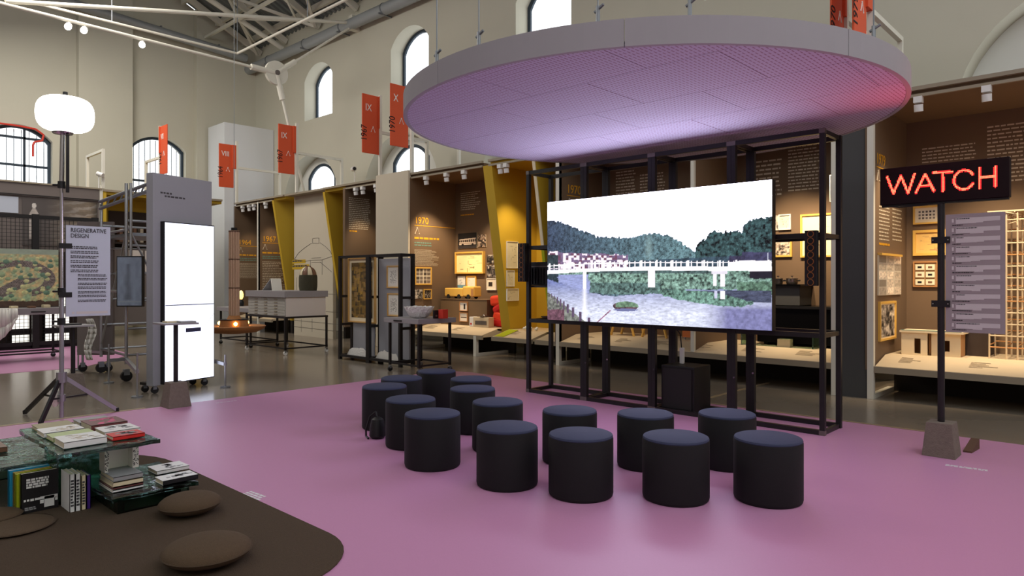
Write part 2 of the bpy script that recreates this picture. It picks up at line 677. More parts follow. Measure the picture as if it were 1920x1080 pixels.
# long wall on the right: thick masonry, arched niches low, arched windows high
NC = [-21.2, -16.25, -11.0, -5.7, -0.5]
UW = [(-21.55, -19.80), (-16.64, -14.90), (-11.57, -9.83), (-6.5, -4.76), (-1.4, 0.3)]
holes_f, holes_b = [], []
for c in NC:
    holes_f.append(arch(c - 1.77, c + 1.77, 0.4, 5.97, 1.77, 24))
    holes_b.append(arch(c - 0.95, c + 0.80, 3.6, 5.72, 0.45))
for a, b in UW:
    holes_f.append(arch(a, b, 7.15, 9.0, 0.5))
    holes_b.append(arch(a - 0.5, b + 0.3, 6.9, 9.4, 0.7))
plate([(-25.4, 0), (6, 0), (6, 10.5), (-25.4, 10.5)], holes_f, 0.5, MT_R, 'wall_right', 'plaster')
plate([(-25.4, 0), (6, 0), (6, 10.5), (-25.4, 10.5)], holes_b, 0.12, MT_RB, 'wall_right_backing', 'plaster_white')


def y_window(n, a0, a1, z0, zt, rise, y, bars_x, bars_z):
    """steel window in the long wall: frame, glazing bars and one pane"""
    o = plate(arch(a0, a1, z0, zt, rise), [arch(a0 + 0.09, a1 - 0.09, z0 + 0.09, zt - 0.09, rise)], 0.06,
              Matrix(((1, 0, 0, 0), (0, 0, -1, y), (0, 1, 0, 0), (0, 0, 0, 1))), 'window_%d' % n, 'window_frame')
    for bx in bars_x:
        build(MB().box(bx - 0.025, bx + 0.025, y - 0.02, y + 0.02, z0 + 0.05, zt - 0.12), 'glazing_bar', 'window_frame', o)
    for bz in bars_z:
        build(MB().box(a0 + 0.05, a1 - 0.05, y - 0.02, y + 0.02, bz - 0.03, bz + 0.03), 'glazing_bar', 'window_frame', o)
    plate(arch(a0 + 0.08, a1 - 0.08, z0 + 0.08, zt - 0.08, rise), [], 0.008,
          Matrix(((1, 0, 0, 0), (0, 0, -1, y), (0, 1, 0, 0), (0, 0, 0, 1))), 'pane', 'glass_pane', o)
    return o


wn = 1
for a, b in UW[:3]:
    y_window(wn, a, b, 7.15, 9.0, 0.5, 12.97, [], [])
    wn += 1
for c in NC[:2]:
    y_window(wn, c - 0.95, c + 0.80, 3.6, 5.72, 0.45, 13.04, [], [])
    wn += 1

# unseen walls added behind the camera, left open above to shape the daylight
struct(MB().box(-25.4, 8.0, -9.4, -9.0, 0.0, 8.3), 'wall_back_added', 'plaster')
struct(MB().box(7.7, 8.0, -9.0, 12.5, 0.0, 8.8), 'wall_side_added', 'plaster')

# short end wall with two big arched windows and a pilaster between
EW = [(4.16, 5.94), (8.22, 10.02)]
gable = [(-9, 0), (12.5, 0), (12.5, 10.37), (2.0, 15.5), (-9, 10.1)]
plate(gable, [arch(4.16, 5.94, 3.6, 6.42, 0.42), arch(8.22, 10.02, 3.6, 6.66, 0.42)], 0.6, MT_L, 'wall_left', 'plaster')
struct(MB().box(-25.4, -25.12, 6.59, 8.18, 0, 12.6), 'wall_left_pilaster', 'plaster')
struct(MB().box(-25.4, -25.12, 10.3, 12.5, 0, 11.4), 'wall_left_pilaster', 'plaster')


def x_window(n, a0, a1, z0, zt, rise, x, bars, hbars, rods):
    mt = Matrix(((0, 0, 1, x), (1, 0, 0, 0), (0, 1, 0, 0), (0, 0, 0, 1)))
    o = plate(arch(a0, a1, z0, zt, rise), [arch(a0 + 0.08, a1 - 0.08, z0 + 0.08, zt - 0.08, rise)], 0.08, mt, 'window_%d' % n, 'window_frame')
    for b in bars:
        build(MB().box(x - 0.03, x + 0.03, b - 0.03, b + 0.03, z0 + 0.05, zt - 0.1), 'glazing_bar', 'window_frame', o)
    for b in hbars:
        build(MB().box(x - 0.03, x + 0.03, a0 + 0.05, a1 - 0.05, b - 0.035, b + 0.035), 'glazing_bar', 'window_frame', o)
    for i in range(rods):
        y = a0 + (i + 0.5) * (a1 - a0) / rods
        build(MB().cyl((x - 0.35, y, z0), (x - 0.35, y, zt - 0.05), 0.012, 6), 'grille_bar', 'window_frame', o)
    plate(arch(a0 + 0.07, a1 - 0.07, z0 + 0.07, zt - 0.07, rise), [], 0.008, mt, 'pane', 'glass_pane', o)
    return o


w4 = x_window(wn, 4.16, 5.94, 3.6, 6.42, 0.42, -25.65, [5.25], [5.2, 6.05], 9)
x_window(wn + 1, 8.22, 10.02, 3.6, 6.66, 0.42, -25.65, [], [5.1], 10)
# red pipework seen against the first window
pp = [(-25.2, 3.2, 6.33), (-25.2, 5.0, 6.33), (-25.2, 5.45, 6.3), (-25.2, 5.66, 6.15), (-25.2, 5.62, 5.97), (-25.2, 5.42, 5.9),
      (-25.2, 5.38, 5.8), (-25.2, 5.38, 5.45)]
o = build(MB().tube(pp, 0.03, 8), 'heating_pipe', 'red_box')
tag(o, 'thin red pipe bending across the barred arched window in the end wall', 'pipe')

# roof: ribbed sheeting on purlins and rafters
def roof_z(y):
    return 10.42 + 0.49 * (12.45 - y) if y > 2 else 10.42 + 0.49 * (12.45 - 4 + y)


mb = MB()
x, k = -25.4, 0
prof = []
while x < 1.0:
    prof += [(x, 0.0), (x + 0.09, 0.0), (x + 0.13, 0.06), (x + 0.21, 0.06)]
    x += 0.25
for (xa, za), (xb, zb) in zip(prof[:-1], prof[1:]):
    mb.poly([(xa, 12.5, roof_z(12.5) + za), (xb, 12.5, roof_z(12.5) + zb), (xb, 2.0, roof_z(2.0) + zb), (xa, 2.0, roof_z(2.0) + za)])
ce = struct(mb, 'ceiling', 'roof_metal')
struct(MB().hexa([(-25.4, -9, 10.05), (1, -9, 10.05), (1, 2, 15.5), (-25.4, 2, 15.5), (-25.4, -9, 10.15), (1, -9, 10.15), (1, 2, 15.6), (-25.4, 2, 15.6)]), 'ceiling_2', 'roof_metal')
for y in (12.0, 11.0, 9.9, 8.8, 7.7, 6.6, 5.5, 4.4):
    z = roof_z(y) - 0.1
    build(MB().box(-25.4, 1, y - 0.05, y + 0.05, z - 0.09, z + 0.09), 'purlin', 'truss_steel', ce)
for x in (-24.6, -22.7, -20.5, -18.31, -16.1, -13.9, -11.7):
    build(MB().bar((x, 12.45, roof_z(12.45) - 0.25), (x, 2.0, roof_z(2.0) - 0.25), 0.12, 0.2), 'rafter', 'truss_steel', ce)
for x0, x1 in ((-24.6, -20.5), (-20.5, -16.1), (-16.1, -11.7)):
    build(MB().bar((x0, 12.3, roof_z(12.3) - 0.38), (x1, 8.2, roof_z(8.2) - 0.38), 0.09), 'wind_brace', 'truss_steel', ce)
    build(MB().bar((x1, 12.3, roof_z(12.3) - 0.38), (x0, 8.2, roof_z(8.2) - 0.38), 0.09), 'wind_brace', 'truss_steel', ce)
for a, b in zip(range(-24, -12, 3), range(-21, -9, 3)):
    build(MB().bar((a, 11.9, roof_z(11.9) - 0.35), (a + 1.5, 10.6, roof_z(10.6) - 0.9), 0.06), 'strut', 'truss_steel', ce)
    build(MB().bar((a + 1.5, 10.6, roof_z(10.6) - 0.9), (b, 11.9, roof_z(11.9) - 0.35), 0.06), 'strut', 'truss_steel', ce)
build(MB().bar((-25.3, 10.6, roof_z(10.6) - 0.9), (-9, 10.6, roof_z(10.6) - 0.9), 0.09), 'lower_chord', 'truss_steel', ce)

# ducts under the eaves
t = thing('ventilation_duct', 'grey round duct along the long wall under the eaves', 'duct', (-16, 12.2, 9.6))
build(MB().cyl((-25.2, 12.22, 9.62), (-6, 12.22, 9.62), 0.17, 20), 'pipe_run', 'duct', t, smooth=True)
for x in (-23.5, -21.0, -18.8, -16.6, -14.4):
    build(MB().bar((x, 12.02, 9.46), (x, 12.5, 9.46), 0.04), 'bracket', 'galv', t)
    build(MB().cyl((x, 12.22, 9.62), (x + 0.05, 12.22, 9.62), 0.185, 20), 'flange', 'galv', t)
t = thing('ventilation_duct', 'grey round duct across the end wall below the gable', 'duct', (-24.9, 8, 10.3))
build(MB().cyl((-24.85, 4.0, 10.5), (-24.85, 12.0, 9.95), 0.15, 20), 'pipe_run', 'duct', t, smooth=True)
for y in (5.0, 7.0, 9.0, 11.0):
    build(MB().bar((-24.85, y, 10.7 - 0.07 * (y - 4)), (-25.4, y, 10.7 - 0.07 * (y - 4)), 0.04), 'bracket', 'galv', t)

# white tie rods meeting at a round hub plate
xt = -18.31
hub, brk = (xt, 9.73, 7.55), (xt, 12.46, 9.72)
t = thing('tie_rod_frame', 'white steel tie rods meeting at a round hub plate under the roof', 'roof truss', hub)
build(MB().cyl((xt - 0.05, 9.73, 7.55), (xt + 0.05, 9.73, 7.55), 0.34, 28), 'hub_plate', 'white_steel', t)
build(MB().cyl((xt - 0.02, 9.73, 7.55), (xt + 0.09, 9.73, 7.55), 0.075, 14), 'hub_bolt', 'grey_joint', t)
build(MB().box(xt - 0.1, xt + 0.1, 12.2, 12.5, 9.45, 9.9), 'wall_bracket', 'white_steel', t)


def rod(p0, p1, r, t, clevis=True):
    p0, p1 = Vector(p0), Vector(p1)
    d = (p1 - p0).normalized()
    o = build(MB().cyl(p0, p1, r, 10), 'tie_rod', 'white_steel', t, smooth=True)
    if clevis:
        build(MB().cyl(p0, p0 + d * 0.75, r * 2.1, 12), 'turnbuckle', 'white_steel', o)
    return o


rod(hub, brk, 0.035, t)
rod(hub, (xt, -3.0, 7.75), 0.04, t)
rod(hub, (xt, 10.62, ZT + 0.02), 0.04, t)
rod(brk, (xt, 3.4, 7.72), 0.05, t, False)
rod((-22.69, 12.3, 9.9), (-22.69, 4.0, 13.0), 0.09, t, False)
for x, y, z, lab in ((xt, 4.61, 7.52, 'lit white spotlight under the tie rod, left one of the pair'), (xt, 4.93, 7.52, 'lit white spotlight under the tie rod, right one of the pair'), (xt, 6.19, 7.50, 'lit white spotlight alone under the tie rod toward the hub')):
    k = thing('rod_spotlight', lab, 'spotlight', (x, y, z), 'spotlights on the tie rod')
    build(MB().cyl((x, y, z - 0.02), (x, y, z + 0.14), 0.025, 8), 'bracket', 'white_plastic', k)
    build(MB().cyl((x - 0.03, y, z), (x + 0.10, y - 0.05, z - 0.07), 0.075, 14), 'housing', 'white_plastic', k)
    build(MB().cyl((x + 0.101, y - 0.05, z - 0.072), (x + 0.115, y - 0.056, z - 0.08), 0.07, 14), 'lens', 'lamp_on', k)

# suspended rectangular pipe frame for lights
zc = 8.4
t = thing('lighting_pipe_frame', 'white rectangular pipe frame hanging on thin rods below the roof', 'lighting rig', (-17, 6, zc))
build(MB().cyl((-19.97, 9.37, zc), (-8, 9.37, zc), 0.035, 10), 'long_pipe', 'white_steel', t)
build(MB().cyl((-19.97, 9.37, zc), (-19.97, -3, zc), 0.035, 10), 'short_pipe', 'white_steel', t)
for x, y in ((-19.97, 9.37), (-16.0, 9.37), (-12.0, 9.37), (-19.97, 6.0)):
    build(MB().cyl((x, y, zc), (x, y, roof_z(y)), 0.012, 6), 'hanger_rod', 'galv', t)

# white plastered booth standing in the far corner
t = MB().box(-25.0, -23.68, 10.65, 12.48, 0, 7.16)
o = build(t, 'corner_booth', 'booth_white')
tag(o, 'tall white plastered booth in the far corner behind the display walls', 'booth')

# ================================================================== DISPLAY BAYS ALONG THE LONG WALL
YB = 11.72


def slant_y(z):
    return YF + 0.165 * (ZT - 0.05 - z)


def side(t, x, m, slanted=False, th=0.1, z0=0.40, yb=YB, y0=YF, em=None):
    mb = MB()
    zt = ZT - 0.12
    yb0 = slant_y(z0) if slanted else y0
    yt0 = slant_y(zt) if slanted else y0
    mb.hexa([(x - th, yb0, z0), (x, yb0, z0), (x, yb, z0), (x - th, yb, z0),
             (x - th, yt0, zt), (x, yt0, zt), (x, yb, zt), (x - th, yb, zt)])
    return build(mb, 'side_panel', m, t)


def bay(name_label, x0, x1, m_back='brown_panel', m_side='brown_panel', slanted=False, shelf=True, yb=YB, sides=True, cap='captions', th=0.1, back=True):
    t = thing('display_bay', name_label, 'display wall', ((x0 + x1) / 2, 11.0, 0), 'display bays on the long side')
    if sides:
        s = side(t, x0, m_side, slanted, th, yb=yb)
    if back:
        build(MB().box(x0, x1, yb, yb + 0.08, 0.40, ZT - 0.12), 'back_panel', m_back, t)
    build(MB().box(x0 - 0.1, x1, YF + 0.08, yb + 0.08, ZT - 0.12, ZT - 0.04), 'top_panel', m_back, t)
    build(MB().box(x0 - 0.1, x1, YF, YF + 0.06, ZT - 0.05, ZT), 'top_rail', 'rail_beige', t)
    build(MB().box(x0 - 0.1, x1, YF + 0.01, YF + 0.05, ZT - 0.14, ZT - 0.10), 'light_track', 'rail_beige', t)
    build(MB().box(x0, x1, 11.3, 11.36, 0.0, 0.42), 'kick_panel', 'kick_dark', t)
    if shelf:
        mb = MB().hexa([(x0 + 0.02, YF + 0.02, 0.41), (x1 - 0.02, YF + 0.02, 0.41), (x1 - 0.02, yb - 0.005, 0.41), (x0 + 0.02, yb - 0.005, 0.41),
                        (x0 + 0.02, YF + 0.02, 0.455), (x1 - 0.02, YF + 0.02, 0.455), (x1 - 0.02, 10.78, 0.575), (x0 + 0.02, 10.78, 0.575)])
        build(mb, 'sloped_shelf', 'shelf_cream', t)
        build(MB().box(x0 + 0.02, x1 - 0.02, 10.78, yb - 0.005, 0.53, 0.575), 'deck', 'shelf_cream', t)
        build(MB().box(x0, x1, YF, YF + 0.05, 0.365, 0.45), 'front_rail', 'rail_beige', t)
        rnd = random.Random(int(x0 * 10))
        mb = MB()
        x = x0 + 0.25
        while x < x1 - 0.5:
            for k in range(5):
                w = rnd.uniform(0.12, 0.34)
                y = 10.70 - k * 0.045
                z0 = 0.455 + (y - (YF + 0.02)) * 0.12 / 0.49 + 0.004
                z1 = z0 - 0.018 * 0.245
                mb.poly([(x, y - 0.018, z1), (x + w, y - 0.018, z1), (x + w, y, z0), (x, y, z0)])
            x += rnd.uniform(0.7, 0.95)
        build(mb, 'captions', 'caption_ink', t, kind='stuff')
    return t


def foot(t, x, up=0.44):
    mb = MB().box(x - 0.04, x + 0.04, YF - 0.005, YF + 0.075, 0, up)
    build(mb, 'support_post', 'white_steel', t)
    build(MB().box(x - 0.04, x + 0.04, YF + 0.075, 11.28, 0, 0.06), 'floor_rail', 'white_steel', t)


def tl(x, y=YF + 0.03, z=ZT - 0.13, lab=''):
    """small white can spotlight under the top rail"""
    k = thing('track_spotlight', lab, 'spotlight', (x, y, z - 0.2), 'track spotlights')
    build(MB().cyl((x, y, z - 0.02), (x, y, z + 0.02), 0.02, 8), 'stem', 'white_plastic', k)
    build(MB().box(x - 0.05, x + 0.05, y - 0.05, y + 0.05, z - 0.09, z - 0.01), 'gear_box', 'white_plastic', k)
    build(MB().cyl((x, y, z - 0.11), (x, y + 0.015, z - 0.2), 0.055, 14), 'lamp_can', 'white_plastic', k, smooth=True)


def emblem(t, plane, c, a, z, s, m):
    """compass emblem: a pair of dividers"""
    p = [pt(plane, c, a + dx * s, z + dz * s, 0.004) for dx, dz in ((-0.45, -0.5), (0.0, 0.5), (0.45, -0.5))]
    mb = MB().bar(p[0], p[1], 0.012 * s / 0.1, 0.006).bar(p[1], p[2], 0.012 * s / 0.1, 0.006)
    mb.cyl(pt(plane, c, a, z + 0.5 * s, 0.0), pt(plane, c, a, z + 0.5 * s, 0.01), 0.11 * s, 10)
    for dx, dz in ((-0.45, -0.5), (0.45, -0.5)):
        mb.cyl(pt(plane, c, a + dx * s, z + dz * s, 0.0), pt(plane, c, a + dx * s, z + dz * s, 0.01), 0.09 * s, 8)
    return build(mb, 'emblem', m, t)


def year_block(t, plane, c, a0, ztop, year, s, line_to=None, body_lines=0, a1=None, zbot=None, seed=1):
    text(year, s, 'orange_text', wall_mtx(plane, c, a0, ztop - s * 0.75), t, 'year', sx=0.95)
    if line_to:
        mb = MB()
        mb.poly([pt(plane, c, a0, ztop - s * 0.98, 0.004), pt(plane, c, line_to, ztop - s * 0.98, 0.004),
                 pt(plane, c, line_to, ztop - s * 0.92, 0.004), pt(plane, c, a0, ztop - s * 0.92, 0.004)])
        build(mb, 'rule', 'orange_text', t)
    emblem(t, plane, c, a0 + s * 0.35, ztop - s * 1.5, s * 0.6, 'cream_text')
    z = ztop - s * 2.15
    if a1:
        wordbars(plane, c, a0, a1, z - 0.09, z, 1, 'orange_text', t, seed, ragged=0.05)
        wordbars(plane, c, a0, a1 * 1.0, z - 0.24, z - 0.12, 2, 'teal_text', t, seed + 1)
        wordbars(plane, c, a0, a1, zbot, z - 0.3, body_lines, 'cream_text', t, seed + 2, fill=0.4)


# bay 1 and 2
b1 = bay('brown display bay headed 1964 at the far end of the long side', -22.05, -20.57)
r = rect_px('X', -22.05, 447, 425, 484, 520)
year_block(b1, 'X', -22.05, r[0], 3.0, '1964', 0.23, 11.6, 14, r[0] + 0.95, 1.7, 3)
b2 = bay('brown display bay headed 1967 with narrow text column', -20.45, -19.62)
build(MB().box(-20.52, -20.45, YF - 0.01, YF + 0.05, 0.0, ZT - 0.1), 'edge_post', 'white_steel', b2)
r = rect_px('X', -20.45, 492, 420, 512, 520)
year_block(b2, 'X', -20.45, r[0], 3.05, '1967', 0.24, 11.5, 20, r[0] + 0.85, 1.2, 5)
t = thing('mustard_divider', 'mustard yellow slanted divider between brown bay and drawing panel', 'divider', (-19.57, 11, 0))
side(t, -19.52, 'mustard', True)
build(MB().box(-19.62, -18.93, YF, YF + 0.06, ZT - 0.05, ZT), 'top_rail', 'rail_beige', t)
build(MB().box(-19.62, -18.93, YF + 0.08, YB, ZT - 0.12, ZT - 0.04), 'top_panel', 'mustard', t)
build(MB().box(-19.62, -19.52, 10.9, 11.6, 0, 0.4), 'plinth', 'kick_dark', t)

# big beige panel with a line drawing of a lamp head
PD = 10.62
t = thing('drawing_panel', 'tall beige panel with faint line drawing and yellow label beside flat file', 'panel', (-17.7, PD, 0))
build(MB().box(-18.9, -16.79, PD, PD + 0.1, 0.0, ZT - 0.05), 'board', 'beige_panel', t)
build(MB().box(-18.9, -16.79, PD - 0.32, PD + 0.1, ZT - 0.05, ZT), 'top_rail', 'rail_beige', t)
mb = MB()


def stroke(pts, w=0.012):
    q = [Vector(on_y(x, y, PD - 0.004)) for x, y in pts]
    for a, b in zip(q[:-1], q[1:]):
        mb.bar(a, b, w, 0.004)


stroke([(586, 448), (586, 456), (598, 456), (598, 446), (586, 447)])
stroke([(584, 456), (572, 464), (560, 474), (552, 486), (555, 488)])
stroke([(600, 455), (610, 462), (620, 472), (624, 483)])
stroke([(552, 486), (572, 490), (582, 488), (604, 487), (624, 480)])
stroke([(582, 488), (582, 520)])
stroke([(604, 487), (604, 515)])
stroke([(584, 484), (602, 483)])
stroke([(584, 492), (602, 491)])
stroke([(600, 491), (622, 510)])
for y0, y1 in ((548, 549), (580, 583), (600, 606), (612, 619)):
    stroke([(551, y0), (640, y1 + 3)], 0.009)
for x in (565, 585, 612):
    stroke([(x, 598), (x, 622)], 0.009)
stroke([(556, 520), (556, 545)], 0.009)
build(mb, 'line_drawing', 'ink_soft', t, kind='stuff')
for (x0, y0, x1, y1, q) in ((548, 487, 573, 494, 5), (548, 496, 580, 505, 7)):
    r = rect_px('Y', PD, x0, y0, x1, y1)
    lb = build(slab(MB(), 'Y', PD, *r, 0.003), 'yellow_label', 'mustard', t)
    wordbars('Y', PD, r[0] + 0.03, r[1] - 0.03, r[2] + 0.02, r[3] - 0.02, 1, 'ink_soft', lb, q, off=0.006)

t = thing('mustard_divider', 'mustard yellow slanted divider right of the drawing panel', 'divider', (-16.7, 11, 0))
side(t, -16.67, 'mustard', True)
build(MB().box(-16.75, -15.76, YF, YF + 0.06, ZT - 0.05, ZT), 'top_rail', 'rail_beige', t)
build(MB().box(-16.75, -15.76, YF + 0.08, YB, ZT - 0.12, ZT - 0.04), 'top_panel', 'mustard', t)
build(MB().box(-16.67, -15.76, YB, YB + 0.08, 0.3, ZT - 0.12), 'back_panel', 'mustard', t)
build(MB().box(-16.77, -16.67, 10.95, 11.7, 0, 0.4), 'plinth', 'kick_dark', t)

b4 = bay('brown display bay with long cream text behind the black shelf frame', -15.66, -14.24, shelf=False)
r = rect_px('X', -15.66, 654, 372, 694, 432)
wordbars('X', -15.66, r[0], r[1] + 0.02, r[2], r[3], 17, 'cream_text', b4, 11, fill=0.42, ragged=0.15)
r = rect_px('X', -15.66, 655, 432, 670, 435)
wordbars('X', -15.66, r[0], r[1], r[2], r[3], 1, 'orange_text', b4, 12, fill=0.9, ragged=0.02)

t = thing('wall_panel', 'plain beige front panel between two brown display bays', 'panel', (-13.55, YF, 0))
build(MB().box(-14.22, -12.93, YF - 0.05, YF + 0.03, 0.0, 4.25), 'board', 'beige_panel', t)
build(MB().box(-14.20, -14.12, YF + 0.03, YF + 0.1, 0.0, 4.2), 'edge_post', 'brown_panel', t)

# bay with the photographs
b5 = bay('brown display bay headed 1970 with framed photographs and red foam seat', -12.92, -10.5)
foot(b5, -12.86)
foot(b5, -10.71)
r = rect_px('X', -12.92, 777, 382, 812, 486)
year_block(b5, 'X', -12.92, r[0], 3.17, '1970', 0.23, YB - 0.02, 17, r[0] + 0.78, 1.98, 21)
r = rect_px('Y', YB, 864, 360, 901, 395)
wordbars('Y', YB, r[0], r[1], r[2], r[3], 9, 'cream_text', b5, 31, fill=0.4)
wordbars('Y', YB, r[0], r[0] + 0.5, r[2] - 0.13, r[2] - 0.08, 1, 'orange_text', b5, 32, ragged=0.02)

# mustard bay
b6 = bay('mustard yellow display bay with paper sheets on its side wall', -10.21, -9.08, 'mustard', 'mustard', True, th=0.26)
b7 = bay('narrow mustard yellow display bay behind the corner of the black frame', -9.0, -8.45, 'mustard', 'mustard', True, th=0.06)
build(MB().hexa([(-9.072, slant_y(0.45) - 0.024, 0.45), (-8.998, slant_y(0.45) - 0.024, 0.45), (-8.998, slant_y(0.45), 0.45), (-9.072, slant_y(0.45), 0.45),
                 (-9.072, slant_y(2.3) - 0.024, 2.3), (-8.998, slant_y(2.3) - 0.024, 2.3), (-8.998, slant_y(2.3), 2.3), (-9.072, slant_y(2.3), 2.3)]),
      'yellow_edge_print', 'bk_lime', b7)
build(MB().hexa([(-9.07, slant_y(0.45) - 0.02, 0.45), (-9.0, slant_y(0.45) - 0.02, 0.45), (-9.0, slant_y(0.45), 0.45), (-9.07, slant_y(0.45), 0.45),
                 (-9.07, slant_y(4.1) - 0.02, 4.1), (-9.0, slant_y(4.1) - 0.02, 4.1), (-9.0, slant_y(4.1), 4.1), (-9.07, slant_y(4.1), 4.1)]),
      'edge_trim', 'paper_cream', b7)

# bay behind the screen
b8 = bay('long brown display bay behind the big screen with framed sheets', -8.37, -3.36)
foot(b8, -8.41, ZT - 0.1)
foot(b8, -3.34, ZT - 0.1)
year_block(b8, 'X', -8.37, 10.5, 3.52, '1970', 0.24, 11.6)
for i, (x0, y0, x1, y1, n) in enumerate(((1155, 315, 1192, 372, 10), (1200, 325, 1247, 372, 8), (1417, 300, 1466, 372, 9), (1478, 272, 1540, 360, 14))):
    r = rect_px('Y', YB, x0, y0, x1, y1)
    wordbars('Y', YB, r[0], r[1], r[2], r[3], n, 'cream_text', b8, 41 + i, fill=0.42, ragged=0.12)
build(MB().box(-5.60, -5.54, YF + 0.02, YF + 0.08, 0.45, ZT - 0.12), 'edge_post', 'white_steel', b8)
build(MB().box(-5.60, -5.55, YF + 0.08, YB, 0.45, ZT - 0.12), 'divider_panel', 'brown_panel', b8)

t = thing('wall_panel', 'dark board standing in for the shaded gap right of the screen frame', 'panel', (-3.08, YF, 0))
build(MB().box(-3.28, -2.91, YF + 0.02, YF + 0.08, 0.0, ZT), 'board', 'charcoal_grey', t)  # dark board painted as the shade of a passage between the bays

b9 = bay('brown display bay headed 1979 behind the red LED sign', -2.83, 1.6, yb=12.0)
foot(b9, -2.865, ZT - 0.1)
year_block(b9, 'X', -2.83, 10.42, 3.42, '1979', 0.22, 11.5)
for i, (x0, y0, x1, y1, n) in enumerate(((1648, 388, 1669, 455, 10), (1673, 386, 1692, 456, 10))):
    r = rect_px('X', -2.83, x0, y0, x1, y1)
    wordbars('X', -2.83, r[0], r[1], r[2], r[3], n, 'cream_text', b9, 61 + i, fill=0.4, ragged=0.2)
for i, (x0, y0, x1, y1, n) in enumerate(((1729, 273, 1832, 305, 5), (1851, 233, 1925, 345, 15))):
    r = rect_px('Y', 12.0, x0, y0, x1, y1)
    wordbars('Y', 12.0, r[0], r[1], r[2], r[3], n, 'cream_text', b9, 71 + i, fill=0.4, ragged=0.1)
r = rect_px('X', -2.83, 1648, 456, 1668, 461)
wordbars('X', -2.83, r[0], r[1], r[2], r[3], 1, 'orange_text', b9, 75, fill=0.9, ragged=0.0)

for px, lab in ((455, 'first white can spotlight from the far end, above the 1964 bay'), (467, 'second white can spotlight from the far end, above the 1964 bay'),
                (476, 'third white can spotlight from the far end, above the 1964 bay'), (498, 'lone white can spotlight above the 1967 bay text column'),
                (667, 'left white can spotlight above the bay with long cream text'), (680, 'middle white can spotlight above the bay with long cream text'),
                (705, 'right white can spotlight above the bay with long cream text'), (799, 'left white can spotlight above the 1970 bay with photographs'),
                (837, 'middle white can spotlight above the 1970 bay with photographs'), (870, 'right white can spotlight above the 1970 bay with photographs'),
                (938, 'left one of two white can spotlights before the mustard wall'), (949, 'right one of two white can spotlights before the mustard wall'),
                (1722, 'white can spotlight just right of the disc edge'), (1850, 'white can spotlight above the LED sign near the right edge')):
    tl(on_y(px, 330, YF + 0.03)[0], lab=lab)

# ================================================================== PORTAL FRAMES AND RED BANNERS
def portal(x, top=6.23, label=''):
    t = thing('portal_frame', label, 'frame', (x, 11, ZT), 'white portal frames on the display walls')
    build(MB().box(x - 0.035, x + 0.035, YF, YF + 0.07, ZT, top), 'front_pole', 'white_steel', t)
    build(MB().box(x - 0.035, x + 0.035, YF + 0.07, 11.78, 5.30, 5.37), 'top_beam', 'white_steel', t)
    build(MB().box(x - 0.035, x + 0.035, 11.78, 11.85, ZT - 0.05, 5.37), 'rear_pole', 'white_steel', t)
    return t


def banner(x, y0, y1, z0, z1, num, year, label, plane='X'):
    t = thing('banner', label, 'banner', ((x, (y0 + y1) / 2, z0) if plane == 'X' else ((y0 + y1) / 2, x, z0)), 'red year banners')
    w, h = y1 - y0, z1 - z0
    if plane == 'X':
        mb = MB().box(x - 0.03, x, y0, y1, z0, z1)
        mb2 = MB().box(x - 0.06, x + 0.035, y1 - 0.055, YF + 0.002, z0 + h * 0.45, z1)
    else:
        mb = MB().box(y0, y1, x, x + 0.03, z0, z1)
        mb2 = MB().box(y0, y0 + 0.05, x - 0.03, x + 0.05, z0 + h * 0.45, z1)
    build(mb, 'board', 'flag_red', t, bevel=0.008)
    build(mb2, 'fixing_rail', 'flag_red', t)
    text(num, h * 0.17, 'flag_white', wall_mtx(plane, x, y0 + w * 0.16, z0 + h * 0.72), t, 'numeral', sx=0.8)
    text(year, h * 0.17, 'ink', wall_mtx(plane, x, y0 + w * 0.24, z0 + h * 0.20, turn=math.pi / 2), t, 'year', sx=0.8)
    emblem(t, plane, x, y0 + w * 0.6, z0 + h * 0.42, h * 0.085, 'flag_white')


portal(-22.0, 6.2, 'white portal frame holding the VIII banner')
portal(-18.2, 6.2, 'white portal frame holding the IX banner beside the hub rods')
portal(-14.16, 6.25, 'white portal frame holding the higher IX banner')
portal(-12.9, 6.25, 'white portal frame holding the X banner beside the disc')
portal(-3.20, 6.3, 'white portal frame holding the banner above the disc, further left')
portal(-2.87, 6.3, 'white portal frame right of the disc with a hanging wire')
banner(-22.0, 9.72, 10.2, 4.66, 6.06, 'VIII', '1964', 'red banner lettered VIII in front of the white booth')
banner(-18.2, 9.74, 10.24, 4.70, 6.10, 'IX', '1967', 'red banner lettered IX below the round tie rod hub')
banner(-14.16, 9.78, 10.3, 4.77, 6.22, 'IX', '1967', 'red banner lettered IX left of the arched low niche')
banner(-12.9, 9.68, 10.2, 4.76, 6.20, 'X', '1970', 'red banner lettered X touching the left edge of the disc view')
banner(-3.20, 9.76, 10.26, 4.66, 6.15, 'X', '1970', 'red banner rising behind the disc, the left one of two')
banner(-2.87, 9.60, 10.12, 4.66, 6.15, 'XI', '1979', 'red banner rising behind the disc, the right one of two')
t = thing('security_camera', 'small white camera on a thin pole above the display wall', 'camera', (-15.7, 10.9, ZT))
cp = on_y(665, 318, 10.9)
build(MB().cyl((cp[0], 10.9, ZT - 0.05), (cp[0], 10.9, cp[2]), 0.015, 8), 'pole', 'white_plastic', t)
build(MB().cyl((cp[0] - 0.1, 10.9, cp[2] + 0.02), (cp[0] + 0.14, 10.8, cp[2]), 0.06, 12), 'camera_body', 'white_plastic', t)
build(MB().cyl((cp[0] + 0.14, 10.8, cp[2]), (cp[0] + 0.155, 10.794, cp[2] - 0.001), 0.045, 12), 'lens', 'black_plastic', t)
